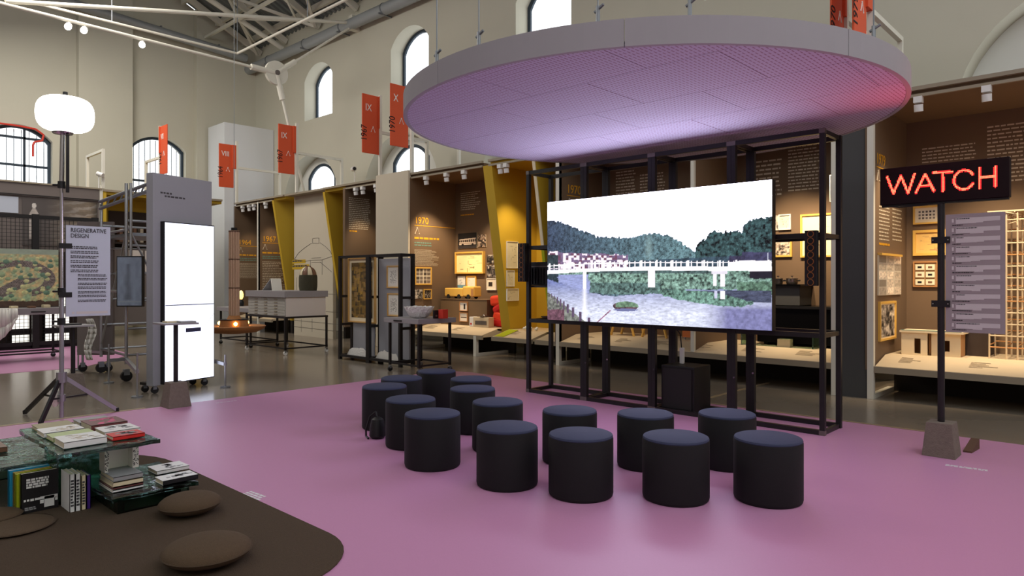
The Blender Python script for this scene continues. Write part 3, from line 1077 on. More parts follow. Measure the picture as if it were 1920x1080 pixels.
# ================================================================== BLACK SCREEN FRAME, SCREEN, SPEAKERS
FY0, FY1 = 7.46, 8.02
FX = [-6.70, -5.66, -4.60, -3.55, -2.52]
t = thing('screen_frame', 'black modular steel frame carrying the big screen under the round disc', 'frame', (-4.6, 7.74, 0))
PW = 0.055
for i, x in enumerate(FX):
    w = PW if i in (0, 4) else 0.105
    xa = x - (0 if i == 0 else (PW if i == 4 else w / 2))
    for y in (FY0, FY1 - PW):
        p = build(MB().box(xa, xa + w, y, y + PW, 0.0, 3.22), 'post', 'black_steel', t, bevel=0.004)
        if i in (1, 2, 3):
            build(MB().box(xa + w / 2 - 0.002, xa + w / 2 + 0.002, y - 0.001, y + PW + 0.001, 0.06, 3.16), 'joint_gap', 'ink', p)
            build(MB().cyl((xa + w - 0.015, y - 0.006, 0.52), (xa + w - 0.015, y + 0.002, 0.52), 0.012, 8), 'bolt', 'chrome', p)
        if y == FY0:
            for z in (0.0, 3.165):
                build(MB().box(xa - 0.002, xa + w + 0.002, y - 0.003, y + 0.05, z + 0.004, z + 0.054), 'corner_joint', 'grey_joint', p)
    for z in (0.0, 1.02, 2.075, 3.165):
        for k in ((0,) if i in (0, 4) else (0, 1)):
            xx = xa + (0 if k == 0 else w - 0.045)
            build(MB().box(xx + 0.002, xx + 0.043, FY0 + PW, FY1 - PW, z + 0.004, z + 0.05), 'cross_rail', 'black_steel', t)
for i in range(4):
    xa = FX[i] + (PW if i == 0 else 0.0525)
    xb = FX[i + 1] - (PW if i == 3 else 0.0525)
    for z in (0.0, 1.02, 2.075, 3.165):
        for y in (FY0, FY1 - PW):
            if z == 2.075 and y > 7.6 and i in (1, 2):
                continue
            build(MB().box(xa, xb, y + 0.003, y + 0.052, z + 0.002, z + 0.055), 'rail', 'black_steel', t)

SX0, SX1, SZ0, SZ1, SY = -6.21, -3.03, 1.078, 2.722, 7.36
sc = thing('led_screen', 'huge LED screen showing a bridge over a river with green hills', 'screen', ((SX0 + SX1) / 2, SY + 0.04, SZ0))
build(MB().box(SX0, SX1, SY, SY + 0.09, SZ0, SZ1), 'cabinet', 'black_plastic', sc)


def interp(x, pts):
    return np.interp(x, [p[0] for p in pts], [p[1] for p in pts])


def bridge(u, v):
    """the film still on the screen: hills, village, concrete bridge, river and islet"""
    s = u * 225.0 / ((1 - u) * 279.0 + u * 225.0)
    X = 108 + 1695 * s
    top, bot = 190 - 152 * s, 1084 + 68 * s
    Y = top + v * (bot - top)
    n1 = vnoise(u * 1.9, v, 60, 3, 3)
    n2 = vnoise(u * 1.9, v, 26, 9, 3)
    n3 = vnoise(u * 1.9, v * 3, 40, 15, 3)
    rs = np.random.RandomState(5)
    g = rs.rand(*u.shape)
    C = np.ones(u.shape + (3,)) * np.array((8.4, 8.1, 10.6))
    hz = np.clip(1 - np.abs(Y - 520) / 160, 0, 1)[..., None]
    C = C * (1 - hz * 0.3) + hz * 0.3 * s2l((226, 238, 250))

    def put(mask, rgb, amp=0.0, nz=n1):
        nonlocal C
        col = np.ones(u.shape + (3,)) * s2l(rgb)
        if amp:
            col = col * (1 + amp * 3.2 * (nz - 0.5))[..., None] * (1 + amp * 0.8 * (g - 0.5))[..., None]
        C = np.where(mask[..., None], np.clip(col, 0, 3), C)
    wob = (n1 - 0.5) * 34
    ridge = interp(X, [(108, 325), (210, 335), (330, 385), (410, 412), (510, 455), (620, 455), (740, 460), (850, 430), (940, 428), (1040, 445), (1100, 478), (1170, 520), (1240, 565), (1803, 590)])
    mtn = (Y > ridge + wob) & (X < 1300)
    k = np.clip((X - 108) / 1000, 0, 1)[..., None]
    hill = (s2l((64, 78, 104)) * (1 - k) + s2l((112, 146, 154)) * k) * (-0.05 + 1.55 * n1 + 0.8 * (g - 0.5)).clip(0.12, 3)[..., None]
    lite = np.exp(-(((X - 890) / 26) ** 2) - ((Y - 540) / 90) ** 2)[..., None]
    hill = hill * (1 - 0.5 * lite) + 0.5 * lite * s2l((150, 176, 176))
    C = np.where(mtn[..., None], hill, C)
    trees = interp(X, [(1200, 640), (1255, 520), (1280, 490), (1330, 455), (1380, 402), (1440, 422), (1530, 415), (1585, 420), (1600, 362), (1680, 318), (1803, 308)])
    put((Y > trees + wob * 1.4) & (X > 1240), (50, 74, 76), 1.2)
    put((Y > 560) & (Y > 640 - (X - 700) * 0.05) & (X > 700) & (X < 1560), (58, 78, 92), 0.6)
    vill = (X > 115) & (X < 735) & (Y > 566 + 0.05 * (X - 115) + 30 * (n2 - 0.5)) & (Y < 700)
    cx, cy = np.floor(X / 21).astype(int), np.floor(Y / 17).astype(int)
    cell = np.random.RandomState(2).rand(200, 200)[cx % 200, cy % 200]
    put(vill, (118, 98, 130), 0.4)
    put(vill & (cell > 0.42), (250, 236, 246), 0.15)
    put(vill & (cell > 0.86), (110, 70, 92), 0.2)
    put((X < 190) & (Y > 590) & (Y < 690), (46, 60, 66), 0.6)
    rail_y = interp(X, [(108, 672), (420, 655), (850, 645), (1803, 645)])
    deck_t = interp(X, [(108, 708), (420, 694), (850, 680), (1803, 676)])
    deck_b = interp(X, [(108, 737), (420, 718), (850, 708), (1803, 712)])
    put((Y > deck_b - 4) & (Y < 850), (116, 146, 134), 1.0)
    put((Y > deck_b) & (Y < 730) & (X > 420) & (X < 1450), (72, 92, 92), 0.7)
    put((Y > 740) & (Y < 900) & (X > 150) & (X < 440 + 60 * (n2 - 0.5)), (150, 158, 205), 0.22, n3)
    put((Y > 720) & (Y < 850) & (X < 195) & (n2 > 0.3), (40, 56, 64), 0.6)
    river = Y > interp(X, [(108, 770), (430, 885), (600, 900), (960, 870), (1250, 850), (1803, 850)]) + 26 * (n2 - 0.5)
    C = np.where(river[..., None], (s2l((116, 126, 178)) * (1 - np.clip((Y - 800) / 230, 0, 1))[..., None] + s2l((224, 228, 248)) * np.clip((Y - 800) / 230, 0, 1)[..., None]) * (0.5 + 0.9 * n3)[..., None], C)
    dark = np.clip((X - 1280) / 200, 0, 1)[..., None] * np.clip((Y - 940) / 60, 0, 1)[..., None]
    C = np.where(river[..., None], C * (1 - dark) + dark * s2l((126, 126, 172)) * (0.55 + 0.9 * n1)[..., None], C)
    refl = np.exp(-((X - 398) / 16) ** 2) * (Y > 850)
    C = C * (1 - 0.7 * refl[..., None]) + 0.7 * refl[..., None] * s2l((250, 248, 255)) * 1.1
    put((X > 430 + 30 * n2) & (X < 980) & (Y > 800) & (Y < 884 + 20 * (n2 - 0.5)), (86, 112, 108), 0.9)
    put((X > 1550) & (Y > 770 + 40 * n2) & (Y < 888), (92, 122, 104), 0.8)
    put((X > 1270) & (Y > 858) & (Y < 945) & (X < 1803), (70, 76, 98), 0.5, n3)
    bank = (((X - 1310) + 0.0 * Y) / 355) ** 2 + ((Y - (912 + (X - 1310) * 0.12)) / 46) ** 2 < 0.7 + 0.6 * n2
    put(bank, (100, 134, 122), 0.9)
    put((X > 1640) & (Y > 705) & (Y < 762 + 10 * n2), (30, 28, 40), 0.2)
    for x0, x1, y1 in ((383, 412, 848), (882, 936, 834), (1372, 1400, 825), (1426, 1462, 828)):
        put((X > x0) & (X < x1) & (Y > deck_t) & (Y < y1), (246, 240, 246), 0.05)
    put((X > 1360) & (X < 1480) & (Y > deck_t) & (Y < 735), (228, 222, 234), 0.05)
    put((X > 1380) & (X < 1404) & (Y > 860) & (Y < 915), (200, 200, 226), 0.1)
    put((X > 1424) & (X < 1460) & (Y > 860) & (Y < 920), (250, 246, 255), 0.05)
    put((X > 1490) & (X < 1803) & (Y > 612) & (Y < deck_t), (244, 240, 248), 0.05)
    put((X > 1588 - 0.2 * (Y - 575)) & (Y > 572) & (Y < 634), (66, 66, 96), 0.4)
    put((X > 1482 + 0.3 * (640 - Y)) & (X < 1610) & (Y > 600) & (Y < 642 - 0.25 * (X - 1540)), (58, 56, 82), 0.4)
    put((X > 1772) & (X < 1778) & (Y > 575) & (Y < 634), (220, 224, 240))
    C = np.where(((Y > deck_t) & (Y < deck_b))[..., None], s2l((255, 250, 255)) * 1.25, C)
    C = np.where(((Y > rail_y) & (Y < rail_y + 7))[..., None], s2l((250, 244, 250)) * 1.1, C)
    ph = np.mod(X, 39)
    C = np.where(((ph < 8) & (Y > rail_y - 8) & (Y < deck_t))[..., None], s2l((252, 246, 252)) * 1.1, C)
    C = np.where((((np.mod(X, 118) < 14)) & (Y > rail_y - 14) & (Y < deck_t))[..., None], s2l((255, 250, 255)) * 1.2, C)
    isl = ((X - 714) / 98) ** 2 + ((Y - 978) / 36) ** 2 < 1
    put(isl, (92, 70, 78), 0.7)
    put(isl & (Y < 985) & (Y > 935) & (X > 640), (112, 142, 116), 0.5)
    put((((X - 714) / 94) ** 2 + ((Y - 1006) / 10) ** 2 < 1), (112, 116, 160))
    lb = Y > 872 + (X - 108) * 0.76 + 18 * (n2 - 0.5)
    put(lb & (X < 400), (116, 118, 112), 0.7)
    put(lb & (X < 240) & (Y > 990 + 30 * n2), (106, 72, 86), 0.6)
    for i, x in enumerate((140, 163, 186, 210, 236, 268, 308, 365, 432)):
        h = 28 + 5 * i
        put((np.abs(X - x) < 3 + i * 0.9) & (Y > 872 + (x - 108) * 0.62 - 8) & (Y < 872 + (x - 108) * 0.62 - 8 + h * 1.3), (92, 74, 100), 0.3)
    tw = (X > 480) & (X < 600) & (Y > 1010) & (np.abs((X - 520) * 0.9 - (1080 - Y)) < 6)
    put(tw, (150, 104, 128), 0.5)
    return C


picture('film_image', (SX0 + 0.004, SY - 0.003, SZ1 - 0.004), (SX1 - SX0 - 0.008, 0, 0), (0, 0, -(SZ1 - SZ0 - 0.008)), 440, 230, bridge, 'screen_print', sc)


def speaker_bar(x0, x1, z0, z1, label):
    t = thing('speaker_bar', label, 'speaker', ((x0 + x1) / 2, 7.43, z0), 'slim speaker bars on the screen frame')
    build(MB().box(x0, x1, 7.39, 7.458, z0, z1), 'cabinet', 'black_plastic', t, bevel=0.004)
    n = 8
    r = (x1 - x0) * 0.27
    for i in range(n):
        z = z0 + (i + 0.5) * (z1 - z0) / n
        x = (x0 + x1) / 2
        d = build(MB().lathe((0, 0, 0), [(r * 0.84, 0), (r, 0.0), (r, 0.005), (r * 0.84, 0.005)], 18, False).xf(
            Matrix.Translation((x, 7.39, z)) @ Matrix.Rotation(math.pi / 2, 4, 'X')), 'driver_ring', 'ring_brown', t)
        build(MB().cyl((x, 7.391, z), (x, 7.384, z), r * 0.7, 14), 'cone', 'ink', d)


speaker_bar(-6.80, -6.66, 1.61, 2.17, 'slim black speaker bar on the frame left of the big screen')
speaker_bar(-2.70, -2.575, 1.57, 2.15, 'slim black speaker bar on the frame right of the big screen')
t = thing('media_player_box', 'black ribbed amplifier box in the frame left of the big screen', 'amplifier', (-6.4, 7.75, 1.6))
r = rect_px('Y', 7.6, 995, 491, 1034, 535)
build(MB().box(r[0], r[1], 7.6, 7.95, r[2], r[3]), 'case', 'black_plastic', t, bevel=0.006)
for i in range(7):
    xx = r[0] + 0.03 + i * (r[1] - r[0] - 0.06) / 6
    build(MB().box(xx - 0.006, xx + 0.006, 7.585, 7.6, r[2] + 0.02, r[3] - 0.09), 'fin', 'black_steel', t)
build(MB().box(r[0], r[1] , 7.595, 7.6, r[3] - 0.075, r[3] - 0.06), 'trim_line', 'grey_joint', t)
build(MB().box(r[0], r[1], FY0 + PW, 7.97, r[2] - 0.03, r[2] - 0.002), 'bracket', 'black_steel', t)
o = build(MB().lathe((-6.42, 7.72, 1.076), [(0.05, 0), (0.15, 0.012), (0.17, 0.03), (0.15, 0.03), (0.06, 0.016)], 24), 'shallow_dish', 'black_plastic', smooth=True)
tag(o, 'black shallow dish on the frame rail left of the screen', 'dish')
t = thing('subwoofer', 'big black subwoofer box on the floor inside the screen frame', 'speaker', (-4.27, 7.74, 0))
build(MB().box(-4.50, -4.05, 7.53, 7.95, 0.03, 0.58), 'cabinet', 'black_plastic', t, bevel=0.008)
build(MB().box(-4.47, -4.08, 7.518, 7.529, 0.06, 0.55), 'grille', 'mesh_black', t)
for x, y in ((-4.46, 7.57), (-4.09, 7.57), (-4.46, 7.91), (-4.09, 7.91)):
    build(MB().cyl((x, y, 0.0), (x, y, 0.03), 0.02, 8), 'foot', 'black_plastic', t)
t = thing('power_adapter', 'white power adapter with a hanging cable standing on the subwoofer', 'adapter', (-4.36, 7.8, 0.58))
build(MB().box(-4.39, -4.34, 7.78, 7.83, 0.58, 0.78), 'body', 'white_plastic', t, bevel=0.008)
build(MB().tube([(-4.37, 7.8, 0.78), (-4.38, 7.79, 0.95), (-4.45, 7.8, 1.02)], 0.008, 6), 'cable', 'black_plastic', t)

# ================================================================== THE HANGING DISC
DC, DR, DZ0, DZ1 = (-4.03, 6.32), 2.51, 3.30, 3.50
t = thing('ceiling_disc', 'large round grey acoustic disc hanging above the black stools', 'acoustic canopy', (DC[0], DC[1], DZ0))
NS = 9
for i in range(NS):
    a0, a1 = 2 * math.pi * i / NS + 0.0012 - 0.35, 2 * math.pi * (i + 1) / NS - 0.0012 - 0.35
    mb = MB()
    q = []
    for k in range(13):
        a = a0 + (a1 - a0) * k / 12
        c, s = math.cos(a), math.sin(a)
        q.append([(DC[0] + rr * c, DC[1] + rr * s, z) for rr, z in ((DR, DZ0), (DR, DZ1), (DR - 0.04, DZ1), (DR - 0.04, DZ0))])
    for a, b in zip(q[:-1], q[1:]):
        for j in range(4):
            mb.poly([a[j], b[j], b[(j + 1) % 4], a[(j + 1) % 4]])
    mb.poly(q[0])
    mb.poly(q[-1][::-1])
    build(mb, 'rim_segment', 'disc_rim', t, smooth=True)
circ = [(DC[0] + (DR - 0.042) * math.cos(2 * math.pi * i / 120), DC[1] + (DR - 0.042) * math.sin(2 * math.pi * i / 120)) for i in range(120)]


def clip_convex(poly, conv):
    for (ax, ay), (bx, by) in zip(conv, conv[1:] + conv[:1]):
        out = []
        for i in range(len(poly)):
            p, q = poly[i - 1], poly[i]
            dp = (bx - ax) * (p[1] - ay) - (by - ay) * (p[0] - ax)
            dq = (bx - ax) * (q[1] - ay) - (by - ay) * (q[0] - ax)
            if (dp >= 0) != (dq >= 0):
                k = dp / (dp - dq)
                out.append((p[0] + k * (q[0] - p[0]), p[1] + k * (q[1] - p[1])))
            if dq >= 0:
                out.append(q)
        poly = out
        if len(poly) < 3:
            return []
    return poly


row = 0
y = DC[1] - DR
while y < DC[1] + DR:
    x = DC[0] - DR - (0.6 if row % 2 else 0.0)
    while x < DC[0] + DR:
        pl = clip_convex([(x + 0.003, y + 0.003), (x + 1.197, y + 0.003), (x + 1.197, y + 0.897), (x + 0.003, y + 0.897)], circ)
        if pl:
            build(MB().prism(pl, DZ0 + 0.004, DZ0 + 0.03), 'underside_panel', 'disc_board', t)
        x += 1.2
    y += 0.9
    row += 1
build(MB().prism(circ, DZ0 + 0.031, DZ0 + 0.05), 'backing', 'kick_dark', t)
for px, py in ((790, 120), (877, 85), (1113, 32), (1297, 30), (1652, 78)):
    p = on_z(px, py, DZ1)
    v = Vector((p[0] - DC[0], p[1] - DC[1], 0))
    v = v.normalized() * (DR - 0.08)
    cx_, cy_ = DC[0] + v.x, DC[1] + v.y
    c = build(MB().cyl((cx_, cy_, DZ1 - 0.15), (cx_, cy_, roof_z(cy_)), 0.006, 6), 'hanging_wire', 'galv', t)
    build(MB().cyl((cx_, cy_, DZ1), (cx_, cy_, DZ1 + 0.14), 0.016, 8).cyl((cx_ - 0.03, cy_, DZ1 + 0.1), (cx_ + 0.05, cy_, DZ1 + 0.14), 0.012, 6), 'wire_grip', 'galv', c)

# ================================================================== STOOLS
ST = [(1440, 818, 'black round pouf stool in the near row, end nearest the LED sign'),
      (1267, 816, 'black round pouf stool in the near row, second from the LED sign'),
      (1089, 811, 'black round pouf stool in the near row, third from the LED sign'),
      (951, 797.6, 'black round pouf stool in the near row, fourth from the LED sign'),
      (1363, 773, 'black round pouf stool in the second row, end beside the screen frame'),
      (1210, 773, 'black round pouf stool in the second row, in front of the subwoofer'),
      (1068, 767, 'black round pouf stool in the second row, partly behind the third near stool'),
      (933, 751, 'black round pouf stool in the second row, behind the fourth near stool'),
      (811, 772.5, 'black round pouf stool in the near row, fifth from the LED sign'),
      (770, 746, 'black round pouf stool in the near row, sixth from LED sign'),
      (721, 722, 'black round pouf stool with the small black bag leaning on it'),
      (886, 726.5, 'black round pouf stool in the second row, two places left of the subwoofer'),
      (883, 708.5, 'black round pouf stool at the pink floor tip, the rear right one'),
      (753, 707, 'black round pouf stool just behind the one with the bag'),
      (819, 694, 'black round pouf stool farthest from the camera, tall against grey floor')]
proto = None
for px_, py_, lab in ST:
    x, y = on_z(px_, py_, 0.47)[:2]
    t = thing('pouf_stool', lab, 'stool', (x, y, 0), 'black pouf stools')
    if proto is None:
        side_b = build(MB().lathe((x, y, 0), [(0.23, 0.004), (0.24, 0.012), (0.245, 0.03), (0.245, 0.435), (0.242, 0.446)], 48), 'body', 'stool_side', t, smooth=True)
        top_b = build(MB().lathe((x, y, 0), [(0.241, 0.446), (0.243, 0.452), (0.238, 0.463), (0.225, 0.469), (0.0, 0.472)], 48), 'seat_pad', 'stool_top_screenlit', t, smooth=True)
        proto = (side_b, top_b)
    else:
        for p in proto:
            c = p.copy()
            COL.objects.link(c)
            c.parent = t
t = thing('shoulder_bag', 'small black shoulder bag slumped between two black stools', 'bag', (-6.10, 4.40, 0))
bx, by = on_z(708, 822)[:2]
build(MB().lathe((bx, by, 0), [(0.06, 0.002), (0.085, 0.03), (0.08, 0.12), (0.06, 0.2), (0.03, 0.22)], 14), 'pouch', 'black_plastic', t, smooth=True)
build(MB().tube([(bx, by, 0.2), (bx - 0.03, by, 0.27), (bx - 0.09, by - 0.03, 0.22), (bx - 0.12, by - 0.06, 0.08), (bx - 0.13, by - 0.05, 0.012), (bx - 0.02, by - 0.1, 0.012)], 0.01, 6), 'strap', 'black_plastic', t)

# ================================================================== LED SIGN ON A POLE
WX0, WX1, WZ0, WZ1, WY = -1.964, -0.932, 2.358, 2.71, 7.35
t = thing('led_sign', 'black LED sign spelling WATCH in red, on a pole', 'sign', (-1.455, 7.40, 0))
build(MB().box(WX0, WX1, WY, WY + 0.1, WZ0, WZ1), 'case', 'led_face', t, bevel=0.004)
build(MB().box(WX0 + 0.01, WX1 - 0.01, WY + 0.02, WY + 0.08, WZ0 - 0.02, WZ0), 'bottom_rail', 'black_plastic', t)
build(MB().cyl((-1.458, 7.40, 0.28), (-1.458, 7.40, WZ0 + 0.01), 0.03, 16), 'pole', 'black_steel', t, smooth=True)
build(MB().tube([(-1.94, 7.36, WZ0 - 0.005), (-1.8, 7.37, WZ0 - 0.03), (-1.5, 7.37, WZ0 - 0.015)], 0.006, 6), 'cable', 'black_plastic', t)


def block(t, x, y, b, tp, h, m='concrete_block'):
    mb = MB().hexa([(x - b, y - b, 0), (x + b, y - b, 0), (x + b, y + b, 0), (x - b, y + b, 0),
                    (x - tp, y - tp, h), (x + tp, y - tp, h), (x + tp, y + tp, h), (x - tp, y + tp, h)])
    return build(mb, 'concrete_base', m, t, bevel=0.006)


block(t, -1.455, 7.40, 0.135, 0.105, 0.315)
# letters: strokes rasterised to LED dots
P_ = {'W': [[(.057, .235), (.105, .70)], [(.105, .70), (.163, .245)], [(.163, .245), (.218, .715)], [(.218, .715), (.268, .22)]],
      'A': [[(.279, .72), (.350, .25)], [(.350, .25), (.418, .716)], [(.305, .56), (.395, .55)]],
      'T': [[(.416, .235), (.556, .255)], [(.486, .25), (.488, .73)]],
      'C': [[(.649 + .078 * math.cos(math.radians(a)), .49 - .245 * math.sin(math.radians(a))),
             (.649 + .078 * math.cos(math.radians(a + 20)), .49 - .245 * math.sin(math.radians(a + 20)))] for a in range(30, 330, 20)],
      'H': [[(.770, .235), (.770, .73)], [(.893, .23), (.893, .72)], [(.770, .47), (.893, .46)]]}
NXL, NYL = 96, 30
lit = {}
for segs_ in P_.values():
    for (ua, va), (ub, vb) in segs_:
        for k in range(80):
            f = k / 79
            uu, vv = ua + (ub - ua) * f, va + (vb - va) * f
            uu = uu * 6.73 / (6.04 + uu * 0.69)
            gx, gy = uu * NXL, vv * NYL
            for ix in range(int(gx) - 1, int(gx) + 3):
                for iy in range(int(gy) - 1, int(gy) + 3):
                    d = math.hypot((ix + 0.5 - gx) * 1.0, (iy + 0.5 - gy) * 1.1)
                    if d < 1.2:
                        lit[(ix, iy)] = min(lit.get((ix, iy), 9), d)
for nm, ma, lo, hi in (('lit_dots', 'led_core', 0, 0.75), ('lit_dots_edge', 'led_edge', 0.75, 1.2)):
    mb = MB()
    for (ix, iy), d in lit.items():
        if lo <= d < hi:
            x = WX0 + (ix + 0.5) * (WX1 - WX0) / NXL
            z = WZ1 - (iy + 0.5) * (WZ1 - WZ0) / NYL
            hx, hz = 0.42 * (WX1 - WX0) / NXL, 0.42 * (WZ1 - WZ0) / NYL
            mb.poly([(x - hx, WY - 0.004, z - hz), (x + hx, WY - 0.004, z - hz), (x + hx, WY - 0.004, z + hz), (x - hx, WY - 0.004, z + hz)])
    build(mb, nm, ma, t, kind='stuff')
area_light('led_sign_glow', (-1.45, WY - 0.03, 2.55), (-1.45, 3.0, 3.7), 0.9, 0.2, 8, (1.0, 0.05, 0.07))

# list panel clamped to the pole
LX0, LX1, LZ0, LZ1, LY = -1.418, -0.966, 1.152, 2.232, 7.375
pl = build(MB().box(LX0, LX1, LY, LY + 0.012, LZ0, LZ1), 'list_panel', 'list_grey', t)
for i in range(12):
    z1 = LZ1 - 0.03 - i * 0.0868
    rnd = random.Random(i)
    for (a0, a1, b0, b1, m_) in ((0.11, 0.145, 0.012, 0.045, 'list_light'), (0.18, 0.92, 0.008, 0.05 + 0.01 * (i % 2), 'list_light')):
        xa, xb = LX0 + a0 * (LX1 - LX0), LX0 + a1 * (LX1 - LX0)
        if a0 > 0.15:
            steps = [(xa, 0.06), (xa + (xb - xa) * rnd.uniform(.3, .5), 0.066 if i % 2 else 0.056), (xa + (xb - xa) * rnd.uniform(.55, .65), 0.046), (xb, 0.046)]
            mb = MB()
            for (qa, ha), (qb, hb) in zip(steps[:-1], steps[1:]):
                mb.poly([(qa, LY - 0.002, z1 - ha), (qb, LY - 0.002, z1 - ha), (qb, LY - 0.002, z1 - 0.006), (qa, LY - 0.002, z1 - 0.006)])
            build(mb, 'entry_band', m_, t)
        else:
            build(MB().box(xa, xb, LY - 0.002, LY, z1 - b1, z1 - b0), 'entry_icon', m_, t)
    wordbars('Y', LY, LX0 + 0.19 * (LX1 - LX0), LX0 + rnd.uniform(0.3, 0.62) * (LX1 - LX0), z1 - 0.02, z1 - 0.010, 1, 'ink_soft', t, i, off=0.004, ragged=0.05, fill=0.8)
    wordbars('Y', LY, LX0 + 0.12 * (LX1 - LX0), LX0 + rnd.uniform(0.25, 0.5) * (LX1 - LX0), z1 - 0.077, z1 - 0.068, 1, 'ink', t, i + 20, off=0.004, ragged=0.05, fill=0.8)
for z in (2.0, 1.41):
    c = build(MB().box(-1.53, -1.38, 7.36, 7.372, z - 0.03, z + 0.03), 'clamp', 'black_plastic', t)
    build(MB().cyl((-1.458, 7.40, z - 0.028), (-1.458, 7.40, z + 0.028), 0.037, 14), 'clamp_ring', 'black_plastic', c)
    for dx in (-1.515, -1.395):
        build(MB().cyl((dx, 7.352, z), (dx, 7.36, z), 0.006, 8), 'screw', 'chrome', c)
o = build(MB().hexa([(-1.33, 7.66, 0), (-1.26, 7.66, 0), (-1.24, 7.92, 0), (-1.31, 7.92, 0),
                     (-1.33, 7.66, 0.02), (-1.26, 7.66, 0.02), (-1.24, 7.92, 0.10), (-1.31, 7.92, 0.10)]), 'wooden_wedge', 'reed_dark')
tag(o, 'brown wooden wedge lying behind the LED sign base', 'wedge')


def floor_label(px0, py0, px1, py1, label, rows, seed):
    a, b = on_z(px0, py0, 0.004), on_z(px1, py1, 0.004)
    d = Vector((b[0] - a[0], b[1] - a[1], 0))
    L = d.length
    d.normalize()
    n = Vector((-d.y, d.x, 0))
    t = thing('floor_sticker', label, 'floor label', (a[0], a[1], 0.004))
    mb = MB()
    rnd = random.Random(seed)
    for i in range(rows):
        s = 0.0
        while s < L * rnd.uniform(0.85, 1.0):
            w = rnd.uniform(0.02, 0.06)
            p = Vector((a[0], a[1], 0.0055)) + d * s + n * (i * 0.032)
            mb.poly([p, p + d * w, p + d * w + n * 0.021, p + n * 0.021])
            s += w + 0.009
    build(mb, 'lettering', 'white_text', t, kind='stuff')


floor_label(1772, 873, 1852, 884, 'white lettering stuck on the pink floor in front of the LED sign', 2, 1)
floor_label(452, 926, 482, 937, 'white lettering stuck on the pink floor beside the brown rug', 3, 2)
floor_label(406, 756, 446, 751, 'white lettering stuck on the pink floor beside the light panel', 1, 3)
# ================================================================== RUG, CUSHIONS, GLASS TABLES, BOOKS
def rrect(x0, x1, y0, y1, rads, n=10):
    out = []
    for (cx, cy, r, a0) in ((x1 - rads[0], y0 + rads[0], rads[0], -90), (x1 - rads[1], y1 - rads[1], rads[1], 0),
                            (x0 + rads[2], y1 - rads[2], rads[2], 90), (x0 + rads[3], y0 + rads[3], rads[3], 180)):
        for i in range(n + 1):
            a = math.radians(a0 + 90 * i / n)
            out.append((cx + r * math.cos(a), cy + r * math.sin(a)))
    return out


o = build(MB().prism(rrect(-7.3, -3.30, -1.4, 2.41, (0.5, 0.55, 0.9, 0.5)), 0.004, 0.016), 'rug', 'rug_brown', bevel=0.005)
tag(o, 'dark brown felt rug with rounded corners under the glass tables', 'rug')


def cushion(px, py, r, h, label):
    x, y = on_z(px, py, h * 0.45)[:2]
    z = 0.016
    prof = []
    for k in range(13):
        a = -math.pi / 2 + math.pi * k / 12
        prof.append((max(0.001, r * abs(math.cos(a)) ** 0.95), z + h / 2 + h / 2 * math.sin(a)))
    t = thing('floor_cushion', label, 'cushion', (x, y, z), 'round brown cushions')
    build(MB().lathe((x, y, 0), prof, 40), 'cover', 'cushion_brown', t, smooth=True)
    build(MB().lathe((x, y, z + h / 2), [(r - 0.004, -0.005), (r + 0.006, 0), (r - 0.004, 0.005)], 40, False), 'piping', 'rug_brown', t, smooth=True)


cushion(356, 949, 0.20, 0.135, 'round brown cushion on the rug beside the low glass shelf')
cushion(388, 1038, 0.24, 0.14, 'round brown cushion nearest the camera at the rug corner')
cushion(28, 990, 0.22, 0.03, 'flat round brown cushion at the left edge of the picture')
cushion(-12, 972, 0.16, 0.06, 'small brown cushion cut by the picture edge near the glass shelf')

t = thing('glass_table', 'rippled green cast glass table in three levels carrying books', 'table', (-5.8, 1.55, 0.016))


def gslab(x0, x1, y0, y1, z0, z1, name):
    bmv = MB()
    nx_, ny_ = 14, 10
    rnd = random.Random(int(x0 * 100))
    top = {}
    for i in range(nx_ + 1):
        for j in range(ny_ + 1):
            e = 0.012 if (i in (0, nx_) or j in (0, ny_)) else 0.0
            xx = x0 + (x1 - x0) * i / nx_ + (rnd.uniform(-e, e))
            yy = y0 + (y1 - y0) * j / ny_ + (rnd.uniform(-e, e))
            top[i, j] = (xx, yy)
    n = len(bmv.v)
    W_ = ny_ + 1
    for zz in (z0, z1):
        for i in range(nx_ + 1):
            for j in range(ny_ + 1):
                bmv.v.append((top[i, j][0], top[i, j][1], zz + (rnd.uniform(-0.003, 0.0) if zz == z1 else 0)))
    T = (nx_ + 1) * W_
    for i in range(nx_):
        for j in range(ny_):
            a, b, c, d = i * W_ + j, (i + 1) * W_ + j, (i + 1) * W_ + j + 1, i * W_ + j + 1
            bmv.f.append((d, c, b, a))
            bmv.f.append((T + a, T + b, T + c, T + d))
    for i in range(nx_):
        a, b = i * W_, (i + 1) * W_
        bmv.f.append((a, b, T + b, T + a))
        a, b = i * W_ + ny_, (i + 1) * W_ + ny_
        bmv.f.append((b, a, T + a, T + b))
    for j in range(ny_):
        bmv.f.append((j + 1, j, T + j, T + j + 1))
        a = nx_ * W_ + j
        bmv.f.append((a, a + 1, T + a + 1, T + a))
    return build(bmv, name, 'cast_glass', t)


gslab(-6.39, -5.25, 1.27, 1.88, 0.452, 0.482, 'table_top')
gslab(-5.98, -5.17, 1.56, 2.13, 0.112, 0.140, 'low_shelf')
gslab(-6.95, -5.88, 0.55, 1.50, 0.292, 0.320, 'side_shelf')
for q in ((-5.80, -5.74, 1.38, 1.82, 0.016, 0.452), (-6.30, -6.24, 1.42, 1.80, 0.016, 0.452), (-5.70, -5.28, 1.60, 1.66, 0.016, 0.112),
          (-5.62, -5.28, 1.98, 2.04, 0.016, 0.112), (-5.27, -5.21, 1.60, 2.08, 0.016, 0.112), (-6.02, -5.96, 0.62, 1.02, 0.016, 0.292), (-6.85, -6.79, 0.7, 1.4, 0.016, 0.292)):
    build(MB().box(*q), 'glass_leg', 'cast_glass', t)


